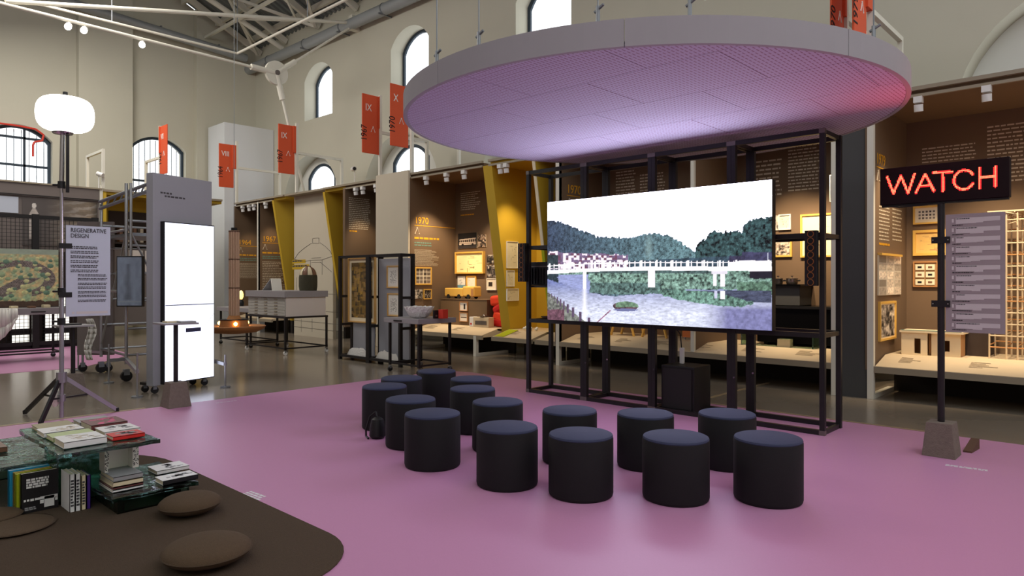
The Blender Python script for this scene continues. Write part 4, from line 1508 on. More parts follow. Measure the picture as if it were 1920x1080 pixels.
def book(x0, x1, y0, y1, z0, z1, m, label, spine=None, title=None, tilt=0.0, group=None, page='page', cover_art=None):
    """a bound book: two boards and a spine around a recessed block of pages"""
    t = thing('book', label, 'book', ((x0 + x1) / 2, (y0 + y1) / 2, z0), group)
    e = 0.004
    flat = (z1 - z0) < min(x1 - x0, y1 - y0)
    c = Vector(((x0 + x1) / 2, (y0 + y1) / 2, z0))
    R = Matrix.Translation(c) @ Matrix.Rotation(tilt, 4, 'Z') @ Matrix.Translation(-c)
    if flat:
        build(MB().box(x0 + 0.004, x1 - 0.004, y0 + 0.006, y1 - 0.006, z0 + e, z1 - e).xf(R), 'pages', page, t)
        build(MB().box(x0, x1, y0, y1, z0, z0 + e).xf(R), 'cover', m, t)
        build(MB().box(x0, x1, y0, y1, z1 - e, z1).xf(R), 'cover', m, t)
        build(MB().box(x1 - 0.003, x1, y0, y1, z0, z1).xf(R), 'spine', spine or m, t)
        if cover_art:
            mb = MB()
            rnd = random.Random(int(abs(x0) * 1000))
            for k in range(14):
                a = rnd.uniform(x0 + 0.02, x1 - 0.05)
                b = rnd.uniform(y0 + 0.04, y1 - 0.06)
                mb.box(a, a + rnd.uniform(0.01, 0.035), b, b + rnd.uniform(0.02, 0.06), z1, z1 + 0.0006)
            build(mb.xf(R), 'cover_print', cover_art, t, kind='stuff')
    else:
        if (x1 - x0) < (y1 - y0):      # cover faces +x
            build(MB().box(x0 + e, x1 - e, y0 + 0.004, y1 - 0.004, z0 + 0.003, z1 - 0.004).xf(R), 'pages', page, t)
            build(MB().box(x0, x0 + e, y0, y1, z0, z1).xf(R), 'cover', m, t)
            build(MB().box(x1 - e, x1, y0, y1, z0, z1).xf(R), 'cover', m, t)
            build(MB().box(x0, x1, y0, y0 + 0.003, z0, z1).xf(R), 'spine', m, t)
        else:                           # spine faces +x
            build(MB().box(x0 + 0.003, x1 - 0.003, y0 + e, y1 - e, z0 + 0.003, z1 - 0.004).xf(R), 'pages', page, t)
            build(MB().box(x0, x1, y0, y0 + e, z0, z1).xf(R), 'cover', m, t)
            build(MB().box(x0, x1, y1 - e, y1, z0, z1).xf(R), 'cover', m, t)
            build(MB().box(x1 - 0.003, x1, y0, y1, z0, z1).xf(R), 'spine', m, t)
            if title:
                wordbars('X', x1, y0 + 0.2 * (y1 - y0), y1 - 0.2 * (y1 - y0), z0 + 0.03, z1 - 0.04, 9, title, t, int(y0 * 100), fill=0.7, ragged=0.2, off=0.002)
    return t


TZ = 0.483
GT = 'books on the glass table top'
book(-6.33, -6.10, 1.34, 1.58, TZ, TZ + 0.03, 'bk_gold', 'olive covered book at the rear left of the glass table top', group=GT)
book(-6.09, -5.87, 1.32, 1.58, TZ, TZ + 0.034, 'bk_white', 'white book with brown print, second in the left row', cover_art='bk_beige', group=GT)
book(-5.86, -5.66, 1.33, 1.60, TZ, TZ + 0.03, 'bk_green', 'pale green book in the middle of the left row', group=GT)
book(-5.64, -5.38, 1.325, 1.585, TZ, TZ + 0.045, 'bk_white', 'thick white book at the front corner of the glass table top', cover_art='bk_beige', group=GT)
book(-6.34, -6.14, 1.62, 1.85, TZ, TZ + 0.028, 'bk_grey', 'pale grey book at the rear right of the glass table top', group=GT)
b = book(-6.12, -5.84, 1.615, 1.865, TZ, TZ + 0.05, 'bk_maroon', 'dark maroon book with pink lettering in the right row', cover_art='bk_pink', group=GT)
book(-5.82, -5.58, 1.63, 1.87, TZ, TZ + 0.036, 'bk_white', 'cream patterned book in front of the maroon one', cover_art='bk_grey', group=GT)
book(-5.56, -5.40, 1.63, 1.84, TZ, TZ + 0.03, 'bk_red', 'bright red book at the front of the right row', cover_art='bk_grey', group=GT)
LZ = 0.141
GL = 'books on the low glass shelf'
z = LZ
for i, (m_, h, lab) in enumerate((('bk_white', 0.018, 'white book at the bottom of the small stack on the low shelf'),
                                  ('bk_maroon', 0.016, 'thin dark book second from the bottom of the small stack'),
                                  ('bk_cream', 0.034, 'thick cream book in the middle of the small stack'),
                                  ('bk_grey', 0.034, 'grey covered book on top of the small stack'))):
    book(-5.62, -5.31 - 0.004 * i, 1.60 + 0.003 * i, 1.80, z, z + h, m_, lab, group=GL)
    z += h + 0.0005
th = thing('book_display', 'white open display box with speckled sides standing on the small book stack', 'display box', (-5.55, 1.72, z))
build(MB().box(-5.62, -5.60, 1.63, 1.80, z, 0.45), 'back_board', 'paper', th)
for y0, y1 in ((1.606, 1.632), (1.79, 1.832)):
    s = build(MB().box(-5.62, -5.50, y0, y1, z, 0.45), 'speckled_side', 'paper', th)
    mb = MB()
    rnd = random.Random(int(y0 * 1000))
    for k in range(46):
        a, b_ = rnd.uniform(y0, y1 - 0.006), rnd.uniform(z + 0.005, 0.44)
        mb.box(-5.50, -5.4985, a, a + 0.006, b_, b_ + 0.006)
    build(mb, 'speckles', 'ink_soft', s, kind='stuff')
c0 = on_z(300, 885, LZ)
book(c0[0] - 0.12, c0[0] + 0.08, c0[1] - 0.05, c0[1] + 0.19, LZ, LZ + 0.03, 'bk_white', 'pale lettered book at the rear of the low glass shelf', cover_art='bk_grey', group=GL)
c0 = on_z(318, 900, LZ)
book(c0[0] - 0.04, c0[0] + 0.12, c0[1] - 0.09, c0[1] + 0.16, LZ, LZ + 0.034, 'bk_white', 'white book with black spine at the front of the low glass shelf', spine='bk_black', cover_art='bk_grey', group=GL)
book(-5.47, -5.30, 2.02, 2.12, LZ, LZ + 0.01, 'bk_white', 'thin white leaflet at the end of the low glass shelf', group=GL)
GS = 'books standing on the rug'
RZ = 0.017
book(-5.845, -5.81, 1.10, 1.34, RZ, RZ + 0.285, 'bk_blue', 'tall bright blue book standing on the rug behind the others', group=GS)
book(-5.80, -5.77, 1.12, 1.34, RZ, RZ + 0.275, 'bk_olive', 'ochre book standing between the blue and the black one', group=GS)
book(-5.765, -5.735, 1.125, 1.345, RZ, RZ + 0.27, 'bk_lime', 'lime green book standing behind the black one', group=GS)
b = book(-5.725, -5.685, 1.145, 1.365, RZ, RZ + 0.275, 'bk_black', 'large black book with white shirt print standing on the rug', group=GS)
mb = MB()
sx, sz = 1.255, RZ + 0.02
for a0, a1, z0, z1 in ((0.025, 0.085, 0.0, 0.075), (0.0, 0.105, 0.055, 0.078), (0.0, 0.022, 0.03, 0.06), (0.09, 0.105, 0.035, 0.06)):
    mb.box(-5.685, -5.6838, sx + a0, sx + a1, sz + z0, sz + z1)
build(mb, 'shirt_print', 'bk_white', b)
wordbars('X', -5.685, 1.175, 1.31, RZ + 0.165, RZ + 0.235, 4, 'bk_white', b, 3, fill=0.85, ragged=0.1, off=0.002)
wordbars('X', -5.685, 1.16, 1.27, RZ + 0.075, RZ + 0.095, 1, 'bk_white', b, 4, fill=0.8, off=0.002)
wordbars('X', -5.685, 1.165, 1.245, RZ + 0.015, RZ + 0.04, 2, 'bk_grey', b, 5, fill=0.8, off=0.002)
for y0, y1, h, m_, lab in ((1.385, 1.418, 0.262, 'bk_white', 'white spine book standing beside the black shirt book'),
                           (1.420, 1.452, 0.258, 'bk_white', 'white book with grey spine title, second in the upright row'),
                           (1.456, 1.486, 0.24, 'bk_cream', 'cream spine book, third in the upright row'),
                           (1.489, 1.515, 0.235, 'bk_purple', 'dark purple spine book at the end of the upright row')):
    book(-5.70, -5.49, y0, y1, RZ, RZ + h, m_, lab, title='ink_soft' if m_ != 'bk_purple' else None, group=GS)
book(-6.35, -6.05, 0.78, 1.05, 0.321, 0.35, 'bk_beige', 'beige book lying on the side glass shelf at the picture edge', group='books on the side glass shelf')
book(-6.62, -6.38, 0.85, 1.2, 0.321, 0.36, 'bk_brown', 'brown book lying farther back on the side glass shelf', group='books on the side glass shelf')

# ================================================================== BALLOON LAMP ON TRIPOD, PANEL SIGN
bx, by = -9.30, 2.265
t = thing('balloon_lamp', 'tall tripod lamp with a glowing white ribbed balloon', 'lamp', (bx, by, 0))
prof = []
for k in range(17):
    a = -math.pi / 2 + math.pi * k / 16
    prof.append((0.292 * abs(math.cos(a)) ** 0.42 + 0.002, 3.56 + 0.195 * math.copysign(abs(math.sin(a)) ** 0.85, math.sin(a))))
mb = MB()
nseg = 64
for r_, z_ in prof:
    for i in range(nseg):
        a = 2 * math.pi * i / nseg
        rr = r_ * (1 - 0.018 * (1 if i % 8 == 0 else 0))
        mb.v.append((bx + 0.03 + rr * math.cos(a), by + 0.03 + rr * math.sin(a), z_ + (0 if r_ > 0.2 else 0)))
for k in range(len(prof) - 1):
    for i in range(nseg):
        j = (i + 1) % nseg
        mb.f.append((k * nseg + i, k * nseg + j, (k + 1) * nseg + j, (k + 1) * nseg + i))
build(mb, 'balloon_shade', 'balloon', t, smooth=True)
build(MB().cyl((bx + 0.03, by + 0.03, 3.755), (bx + 0.03, by + 0.03, 3.82), 0.025, 10), 'top_valve', 'black_plastic', t)
build(MB().lathe((bx + 0.01, by + 0.01, 3.32), [(0.03, 0), (0.10, 0.012), (0.11, 0.03), (0.04, 0.05)], 20), 'collar', 'chrome', t, smooth=True)
build(MB().cyl((bx, by, 2.75), (bx + 0.01, by + 0.01, 3.34), 0.026, 14), 'upper_tube', 'chrome', t, smooth=True)
build(MB().cyl((bx, by, 1.5), (bx, by, 2.76), 0.019, 14), 'middle_tube', 'chrome', t, smooth=True)
build(MB().cyl((bx, by, 0.03), (bx, by, 1.52), 0.024, 14), 'lower_tube', 'alu', t, smooth=True)
build(MB().box(bx + 0.05, bx + 0.075, by + 0.03, by + 0.06, 2.65, 3.32), 'cable_strip', 'ink', t)
for z in (2.74, 1.5, 1.15):
    c = build(MB().cyl((bx, by, z - 0.04), (bx, by, z + 0.04), 0.04, 12), 'clamp_collar', 'black_plastic', t)
    build(MB().cyl((bx, by, z), (bx - 0.07, by - 0.07, z), 0.012, 8), 'knob', 'black_plastic', c)
for fx, fy in ((-10.03, 2.06), (-9.13, 2.02), (-9.40, 2.88)):
    lg = build(MB().bar((bx, by, 0.52), (fx, fy, 0.025), 0.03, 0.045), 'leg', 'alu' if fy > 2.5 else 'black_steel', t)
    mx_, my_ = bx + (fx - bx) * 0.52, by + (fy - by) * 0.52
    build(MB().bar((bx, by, 0.26), (mx_, my_, 0.268), 0.018), 'brace', 'black_steel', t)
    build(MB().cyl((fx, fy, 0.006), (fx, fy, 0.05), 0.024, 10), 'foot', 'black_plastic', t)
build(MB().cyl((bx, by, 0.44), (bx, by, 0.56), 0.055, 14), 'spider_hub', 'alu', t)
build(MB().cyl((bx, by, 0.22), (bx, by, 0.3), 0.042, 14), 'spider_hub', 'alu', t)
build(MB().lathe((bx - 0.05, by - 0.05, 0.0), [(0.02, 0.16), (0.045, 0.2), (0.05, 0.26), (0.03, 0.34)], 12), 'cable_bundle', 'paper', t, smooth=True)
SXp = -9.26
t = thing('text_panel', 'grey text panel headed REGENERATIVE DESIGN beside the balloon lamp stand', 'sign', (SXp, 2.53, 1.2))
build(MB().box(SXp - 0.012, SXp, 2.30, 2.765, 1.205, 2.272), 'board', 'sign_grey', t)
text('REGENERATIVE', 0.070, 'ink_soft', wall_mtx('X', SXp, 2.345, 2.195), t, 'heading', sx=0.78)
text('DESIGN', 0.070, 'ink_soft', wall_mtx('X', SXp, 2.345, 2.130), t, 'heading', sx=0.78)
for z1, n in ((2.03, 2), (1.975, 2), (1.92, 2), (1.865, 2), (1.81, 2), (1.755, 2)):
    wordbars('X', SXp, 2.345, 2.65, z1 - 0.038, z1, n, 'ink_soft', t, int(z1 * 100), fill=0.62, ragged=0.12)
for z1 in (1.70, 1.655, 1.60, 1.555, 1.50, 1.455, 1.40):
    wordbars('X', SXp, 2.42, 2.73, z1 - 0.032, z1, 2, 'ink_soft', t, int(z1 * 100), fill=0.62, ragged=0.06)
build(MB().box(SXp, SXp + 0.002, 2.405, 2.735, 1.232, 1.262), 'logo_strip', 'list_light', t)
build(MB().box(SXp, SXp + 0.002, 2.36, 2.385, 1.235, 1.26), 'logo_strip', 'list_light', t)
for z in (2.03, 1.46):
    build(MB().box(SXp - 0.02, SXp + 0.006, 2.23, 2.36, z - 0.03, z + 0.03), 'clamp', 'black_plastic', t)


# ================================================================== CONCRETE-BASED SIDE TABLES
def side_table(x, y, h, label, paper=True):
    t = thing('pole_table', label, 'table', (x, y, 0))
    block(t, x, y, 0.145, 0.10, 0.32)
    build(MB().cyl((x, y, 0.30), (x, y, h - 0.02), 0.028, 14), 'pole', 'black_steel', t, smooth=True)
    build(MB().box(x - 0.21, x + 0.21, y - 0.21, y + 0.21, h - 0.022, h), 'table_top', 'table_grey', t, bevel=0.003)
    return t


side_table(-9.24, 3.52, 1.085, 'grey plate on a pole in a concrete block before the light panel')
for i, (dx, dy, m_, lab) in enumerate(((-0.12, -0.12, 'bk_cream', 'cream leaflet on the plate table before the light panel'), (0.02, 0.0, 'bk_grey', 'grey leaflet stack on the plate table before the light panel'))):
    o = build(MB().box(-9.24 + dx, -9.24 + dx + 0.15, 3.52 + dy, 3.52 + dy + 0.19, 1.086, 1.104), 'leaflet_stack', m_)
    tag(o, lab, 'leaflets')
side_table(-11.17, 2.86, 1.0, 'grey plate on a pole in a concrete block behind the tripod')
o = build(MB().box(-11.3, -11.1, 2.72, 2.95, 1.001, 1.02), 'leaflet_stack', 'bk_black')
tag(o, 'black leaflet stack on the plate table behind the tripod', 'leaflets')


# ================================================================== GREY BOARD WITH LIGHT BOX
def oriented(p0, p1):
    """local frame: a along p0->p1, b towards the camera side, z up"""
    d = Vector((p1[0] - p0[0], p1[1] - p0[1], 0))
    L = d.length
    d.normalize()
    n = Vector((d.y, -d.x, 0))
    m_ = Matrix(((d.x, n.x, 0, p0[0]), (d.y, n.y, 0, p0[1]), (0, 0, 1, 0), (0, 0, 0, 1)))
    return m_, L


def caster(mb_target, x, y, z, r, t, m='black_plastic'):
    c = build(MB().box(x - r * 0.45, x + r * 0.45, y - r * 0.5, y + r * 0.5, z + r * 1.2, z + r * 2.3), 'caster', 'galv', t)
    build(MB().cyl((x - r * 0.35, y, z + r), (x + r * 0.35, y, z + r), r, 14), 'wheel', m, c)
    return c


mt, L = oriented((-10.44, 3.665), (-10.76, 4.64))
t = thing('light_panel', 'tall grey rolling board with a glowing white light box', 'panel', (-10.6, 4.15, 0))
build(MB().box(0, L, -0.14, 0, 0.12, 3.17).xf(mt), 'board', 'grey_board', t, bevel=0.004)
lb = build(MB().box(0.12, L - 0.02, 0.0, 0.075, 0.13, 2.48).xf(mt), 'light_box_case', 'black_plastic', t)
build(MB().box(0.135, L - 0.035, 0.0755, 0.083, 0.145, 2.465).xf(mt), 'light_face', 'lightbox', lb)
build(MB().box(0.135, L - 0.035, 0.0835, 0.0845, 1.262, 1.275).xf(mt), 'printed_line', 'lightbox_print', lb)
build(MB().box(0.48, 0.75, 0.0835, 0.0845, 0.86, 0.92).xf(mt), 'printed_dark_band', 'lightbox_print', lb)
mb = MB()
for k in range(7):
    mb.bar(mt @ Vector((0.78 + 0.03 * k, 0.086, 0.90 + 0.03 * k)), mt @ Vector((0.81 + 0.03 * k, 0.086, 0.93 + 0.032 * k)), 0.006, 0.002)
build(mb, 'printed_arm_outline', 'list_light', lb)
wq = MB()
rnd = random.Random(4)
for i, (a0, a1) in enumerate(((0.12, 0.30), (0.19, 0.50))):
    a = a0
    while a < a1:
        w = rnd.uniform(0.03, 0.06)
        wq.box(a, a + w, 0.0, 0.002, 2.885 - i * 0.045, 2.91 - i * 0.045)
        a += w + 0.014
build(wq.xf(mt), 'lettering', 'ink_soft', t, kind='stuff')
for a, b in ((0.08, -0.07), (L - 0.08, -0.07), (L - 0.1, -0.3), (0.1, -0.3)):
    p = mt @ Vector((a, b, 0))
    caster(None, p.x, p.y, 0.0, 0.05, t)
build(MB().box(0.06, 0.14, -0.36, -0.14, 0.11, 0.15).xf(mt), 'base_arm', 'black_steel', t)
build(MB().box(L - 0.14, L - 0.06, -0.36, -0.14, 0.11, 0.15).xf(mt), 'base_arm', 'black_steel', t)

# ================================================================== SCAFFOLD TOWER
t = thing('scaffold_tower', 'aluminium scaffold tower on castors behind the light panel', 'scaffold', (-12.9, 4.5, 0))
UPR = {'a': (-12.15, 3.86), 'b': (-13.62, 3.92), 'c': (-12.15, 4.85), 'd': (-13.62, 4.85)}
for k, (x, y) in UPR.items():
    zt = 3.20 if k in 'ac' else 2.98
    build(MB().cyl((x, y, 0.28), (x, y, zt), 0.026, 12), 'upright', 'alu', t, smooth=True)
    caster(None, x, y, 0.0, 0.085, t)
build(MB().cyl((-12.15 + 0.09, 3.90, 1.9), (-12.15 + 0.09, 3.90, 3.2), 0.022, 12), 'upright', 'alu', t, smooth=True)


def link(a, b, z0, z1, r=0.022, name='ledger', m='alu'):
    p, q = UPR[a], UPR[b]
    build(MB().cyl((p[0], p[1], z0), (q[0], q[1], z1), r, 10), name, m, t)


for a, b in (('a', 'b'), ('c', 'd')):
    for z in (0.42, 1.45, 2.45):
        link(a, b, z, z)
for a, b in (('a', 'c'), ('b', 'd')):
    for z in (0.42, 0.85, 1.3, 1.75, 2.2, 2.6):
        link(a, b, z, z, 0.02, 'rung')
link('a', 'c', 2.55, 0.45, 0.018, 'diagonal_brace')
link('b', 'a', 0.5, 2.4, 0.018, 'diagonal_brace')
link('c', 'd', 2.4, 0.6, 0.018, 'diagonal_brace')
for dz in (0.0, 0.12):
    build(MB().cyl((-13.62, 3.9, 2.90 + dz), (-12.15, 4.3, 3.16 + dz), 0.03, 10), 'lattice_chord', 'galv', t)
for k in range(8):
    f = k / 8
    build(MB().cyl((-13.62 + 1.47 * f, 3.9 + 0.4 * f, 2.90 + 0.26 * f), (-13.62 + 1.47 * (f + 0.06), 3.9 + 0.4 * (f + 0.06), 3.03 + 0.26 * f), 0.014, 6), 'lattice_web', 'galv', t)
build(MB().box(-13.6, -12.17, 3.95, 4.8, 2.36, 2.41), 'platform', 'galv', t)
for (fx, fy), k in (((-12.15 + 0.02, 3.60), 'a'), ((-14.25, 3.73), 'b'), ((-10.36, 3.43), 'a'), ((-10.33, 4.66), 'c')):
    x, y = UPR[k]
    arm = build(MB().bar((x, y, 0.36), (fx, fy, 0.36), 0.05), 'outrigger', 'alu', t)
    build(MB().cyl((fx, fy, 0.02), (fx, fy, 0.62 if k != 'c' else 0.5), 0.014, 8), 'jack_screw', 'alu', arm)
    build(MB().cyl((fx, fy, 0.0), (fx, fy, 0.02), 0.075, 14), 'jack_foot', 'galv', arm)

# monitor on the scaffold
mt, L = oriented((-12.10, 3.70), (-11.80, 3.985))
t = thing('monitor', 'upright dim monitor mounted on the scaffold left of the light panel', 'monitor', (-11.95, 3.84, 1.2))
build(MB().box(0, L, -0.07, 0, 1.21, 2.02).xf(mt), 'case', 'black_plastic', t, bevel=0.004)


def dim(u, v):
    n = vnoise(u, v, 6, 20, 3)
    fig = np.exp(-(((u - 0.45) / (0.08 + 0.14 * np.clip(v - 0.25, 0, 1))) ** 2)) * (v > 0.14) * (v < 0.88)
    base = 1.5 * s2l((112, 122, 138)) * (0.8 + 0.5 * n)[..., None]
    base = base * (1 - 0.45 * fig[..., None]) + 0.12 * fig[..., None] * s2l((90, 80, 78))
    base = np.where(((v > 0.9) & (v < 0.93))[..., None], s2l((150, 160, 172)) * np.ones(u.shape + (3,)), base)
    return base


p0 = mt @ Vector((0.015, 0.002, 2.0))
dv_ = (mt.to_3x3() @ Vector((L - 0.03, 0, 0)))
picture('display_image', tuple(p0), tuple(dv_), (0, 0, -0.77), 40, 70, dim, 'print', t)
build(MB().bar((-12.02, 3.90, 1.6), (-12.15, 3.86, 1.6), 0.05).bar((-12.02, 3.90, 1.35), (-12.15, 3.86, 1.35), 0.05), 'bracket', 'black_steel', t)

# narrow board behind the text panel, with cloth and leaflets
mt, L = oriented((-14.05, 3.66), (-13.60, 4.10))
t = thing('narrow_board', 'tall narrow brown grey board on castors behind the text panel', 'panel', (-13.8, 3.9, 0))
build(MB().box(0, L, -0.06, 0, 0.30, 2.68).xf(mt), 'board', 'fascia_grey', t)
for a in (0.08, L - 0.1):
    p = mt @ Vector((a, -0.03, 0))
    build(MB().cyl((p.x, p.y, 0.15), (p.x, p.y, 0.31), 0.02, 8), 'leg', 'galv', t)
    caster(None, p.x, p.y, 0.0, 0.07, t)
build(MB().box(0.25, 0.5, 0.0, 0.03, 1.0, 1.9).xf(mt), 'leaflet_pocket', 'paper_cream', t)
cp = on_x(168, 600, -12.9)
mb = MB()
rnd = random.Random(3)
NQ = 9
prev = None
for k in range(NQ):
    z = cp[2] + 0.02 - k * 0.085
    row_ = []
    wd = 0.14 - 0.05 * abs(k - 3) / 4
    for i in range(7):
        f = i / 6 - 0.5
        row_.append((-12.9 + 0.05 * math.sin(i * 2.1 + k * 0.5), cp[1] + f * wd + 0.03 * math.sin(k * 0.8), z))
    if prev:
        for i in range(6):
            mb.poly([prev[i], prev[i + 1], row_[i + 1], row_[i]])
    prev = row_
o = build(mb, 'hanging_cloth', 'cream_cloth', smooth=True)
so = o.modifiers.new('thickness', 'SOLIDIFY')
so.thickness = 0.008
tag(o, 'crumpled white cloth hanging beside the narrow board', 'cloth')
# ================================================================== HANGING REED LAMP
lx, ly = -11.74, 5.452
t = thing('reed_lamp', 'hanging lamp of bundled reeds above a wide shallow bark dish', 'lamp', (lx, ly, 0.7))
mb = MB()
for ring, rr in ((12, 0.072), (6, 0.04)):
    for i in range(ring):
        a = 2 * math.pi * i / ring
        mb.cyl((lx + rr * math.cos(a), ly + rr * math.sin(a), 1.0), (lx + rr * math.cos(a), ly + rr * math.sin(a), 2.50), 0.0185, 8)
build(mb, 'reed_bundle', 'reed', t, smooth=True)
for z in (1.50, 2.0, 2.485):
    build(MB().cyl((lx, ly, z - 0.008), (lx, ly, z + 0.008), 0.0925, 24), 'binding_ring', 'reed_dark', t)
build(MB().lathe((lx, ly, 0), [(0.09, 1.02), (0.12, 0.96), (0.13, 0.95)], 28, False), 'collar', 'bark', t, smooth=True)
build(MB().cyl((lx, ly, 0.945), (lx, ly, 0.955), 0.235, 32), 'black_ring', 'ink', t)
build(MB().lathe((lx, ly, 0), [(0.225, 0.945), (0.235, 0.88), (0.245, 0.82), (0.0, 0.82)], 36, False), 'shade', 'bark', t, smooth=True)
build(MB().lathe((lx, ly, 0), [(0.08, 0.815), (0.50, 0.845), (0.52, 0.835), (0.50, 0.79), (0.38, 0.73), (0.1, 0.70), (0.0, 0.70)], 48, False), 'dish', 'bark', t, smooth=True)
build(MB().lathe((lx, ly, 0), [(0.505, 0.838), (0.525, 0.835), (0.505, 0.83)], 48, False), 'dish_rim', 'reed_dark', t, smooth=True)
for a in (-20, 100, 220):
    a = math.radians(a)
    c = (lx + 0.262 * math.cos(a), ly + 0.262 * math.sin(a), 0.885)
    build(MB().lathe(c, [(0.004, -0.035), (0.026, -0.02), (0.034, 0.0), (0.026, 0.02), (0.004, 0.035)], 14), 'bulb', 'bulb', t, smooth=True)
build(MB().cyl((lx, ly, 2.5), (lx, ly, roof_z(5.5) - 0.2), 0.004, 6), 'cable', 'galv', t)
build(MB().cyl((lx, ly, 2.5), (lx, ly, 2.55), 0.05, 12), 'top_cap', 'ink', t)


# ================================================================== ROLLING DISPLAY TABLES
def rolling_table(label, x0, x1, y0, y1, ztop, th, inset=0.08, name='display_table', drawer=None):
    t = thing(name, label, 'table', ((x0 + x1) / 2, (y0 + y1) / 2, 0))
    build(MB().box(x0, x1, y0, y1, ztop - th, ztop), 'table_top', 'table_grey', t, bevel=0.004)
    for x in (x0 + inset, x1 - inset):
        for y in (y0 + inset, y1 - inset):
            build(MB().box(x - 0.02, x + 0.02, y - 0.02, y + 0.02, 0.12, ztop - th), 'leg', 'black_steel', t)
            caster(None, x, y, 0.0, 0.045, t)
    for y in (y0 + inset, y1 - inset):
        build(MB().box(x0 + inset, x1 - inset, y - 0.015, y + 0.015, 0.14, 0.17), 'stretcher', 'black_steel', t)
    for x in (x0 + inset, x1 - inset):
        build(MB().box(x - 0.015, x + 0.015, y0 + inset, y1 - inset, 0.14, 0.17), 'stretcher', 'black_steel', t)
    return t


t = rolling_table('grey topped rolling table carrying the crumpled white bowl', -10.14, -9.17, 7.46, 8.33, 0.967, 0.085)
build(MB().box(-9.84, -9.62, 7.445, 7.46, 0.91, 0.935), 'drawer_pull', 'handle_dark', t)
c = on_z(786, 596, 0.968)
t = thing('crumpled_bowl', 'crumpled white and grey bowl on the rolling table', 'bowl', (c[0], c[1], 0.968))
mb = MB()
rnd = random.Random(8)
N = 40
rings = []
for (r_, z_) in ((0.10, 0.0), (0.16, 0.03), (0.215, 0.10), (0.25, 0.165), (0.26, 0.20), (0.235, 0.19), (0.19, 0.1), (0.12, 0.04), (0.0, 0.03)):
    rings.append([(c[0] + (r_ * (1 + rnd.uniform(-.06, .06))) * math.cos(2 * math.pi * i / N), c[1] + (r_ * (1 + rnd.uniform(-.06, .06))) * math.sin(2 * math.pi * i / N), 0.968 + max(0, z_ + (rnd.uniform(-.012, .012) if z_ > 0.02 else 0))) for i in range(N)])
for a, b in zip(rings[:-1], rings[1:]):
    for i in range(N):
        j = (i + 1) % N
        mb.poly([a[i], a[j], b[j], b[i]])
mb.poly(rings[0][::-1])
build(mb, 'bowl_shell', 'crumpled', t)
c = on_z(831, 597, 0.968)
t = thing('red_box', 'orange red cube box on the rolling table beside the bowl', 'box', (c[0], c[1], 0.968))
build(MB().box(c[0] - 0.06, c[0] + 0.06, c[1] - 0.06, c[1] + 0.06, 0.968, 1.11), 'body', 'red_box', t, bevel=0.004)
build(MB().box(c[0] - 0.062, c[0] + 0.062, c[1] - 0.062, c[1] + 0.062, 1.11, 1.125), 'lid', 'red_box', t, bevel=0.003)
c = on_z(817, 597, 0.968)
t = thing('black_case', 'small black case between bowl and red box on the rolling table', 'case', (c[0], c[1], 0.968))
build(MB().box(c[0] - 0.02, c[0] + 0.02, c[1] - 0.05, c[1] + 0.05, 0.968, 1.11), 'shell', 'black_plastic', t, bevel=0.003)
build(MB().box(c[0] - 0.022, c[0] + 0.022, c[1] - 0.02, c[1] + 0.02, 1.0, 1.03), 'band', 'grey_joint', t)

# plan chest
X0, X1, Y0, Y1 = -15.66, -13.83, 7.54, 8.62
t = thing('plan_chest', 'white plan chest with thick grey top on thin black castor legs', 'cabinet', (-14.7, 8.1, 0))
build(MB().box(X0 + 0.05, X1 - 0.04, Y0 + 0.06, Y1 - 0.04, 0.84, 1.26), 'carcass', 'plan_white', t)
build(MB().box(X0, X1, Y0, Y1, 1.26, 1.40), 'table_top', 'table_grey', t, bevel=0.004)
for i in range(6):
    z = 0.855 + i * 0.066
    d = build(MB().box(X0 + 0.07, X1 - 0.06, Y0 + 0.04, Y0 + 0.06, z, z + 0.06), 'drawer', 'drawer_grey', t)
    for fx in (0.25, 0.5, 0.75):
        xx = X0 + fx * (X1 - X0)
        build(MB().box(xx - 0.07, xx + 0.07, Y0 + 0.03, Y0 + 0.04, z + 0.02, z + 0.04), 'label_holder', 'rail_beige', d)
build(MB().box(X0, X1, Y0 + 0.02, Y1, 0.80, 0.84), 'base_frame', 'black_steel', t)
for x in (X0 + 0.02, X1 - 0.02):
    for y in (Y0 + 0.03, Y1 - 0.03):
        build(MB().box(x - 0.02, x + 0.02, y - 0.02, y + 0.02, 0.11, 0.80), 'leg', 'black_steel', t)
        caster(None, x, y, 0.0, 0.045, t, 'white_plastic')
for y in (Y0 + 0.03, Y1 - 0.03):
    build(MB().box(X0, X1, y - 0.012, y + 0.012, 0.13, 0.16), 'stretcher', 'black_steel', t)
for x in (X0 + 0.02, X1 - 0.02):
    build(MB().box(x - 0.012, x + 0.012, Y0, Y1, 0.13, 0.16), 'stretcher', 'black_steel', t)
cx_, cy_ = -14.15, 8.30
t = thing('wooden_basket', 'dark woven drum with striped wooden dome on the plan chest', 'basket', (cx_, cy_, 1.4))
build(MB().lathe((cx_, cy_, 0), [(0.19, 1.4), (0.205, 1.5), (0.205, 1.7), (0.195, 1.76)], 32), 'woven_body', 'woven_green', t, smooth=True)
for i in range(10):
    a0, a1 = 2 * math.pi * (i + 0.06) / 10, 2 * math.pi * (i + 0.94) / 10
    mb = MB()
    pv = None
    for k in range(7):
        e = k / 6 * math.pi / 2 * 0.92
        rr, zz = 0.19 * math.cos(e), 1.76 + 0.20 * math.sin(e)
        cur = [(cx_ + rr * math.cos(a), cy_ + rr * math.sin(a), zz) for a in (a0, (a0 + a1) / 2, a1)]
        if pv:
            mb.poly([pv[0], pv[1], cur[1], cur[0]])
            mb.poly([pv[1], pv[2], cur[2], cur[1]])
        pv = cur
    build(mb, 'stave', 'bk_cream' if i % 2 else 'bk_brown', t)
build(MB().cyl((cx_, cy_, 1.94), (cx_, cy_, 1.97), 0.06, 12), 'cap', 'bk_brown', t)
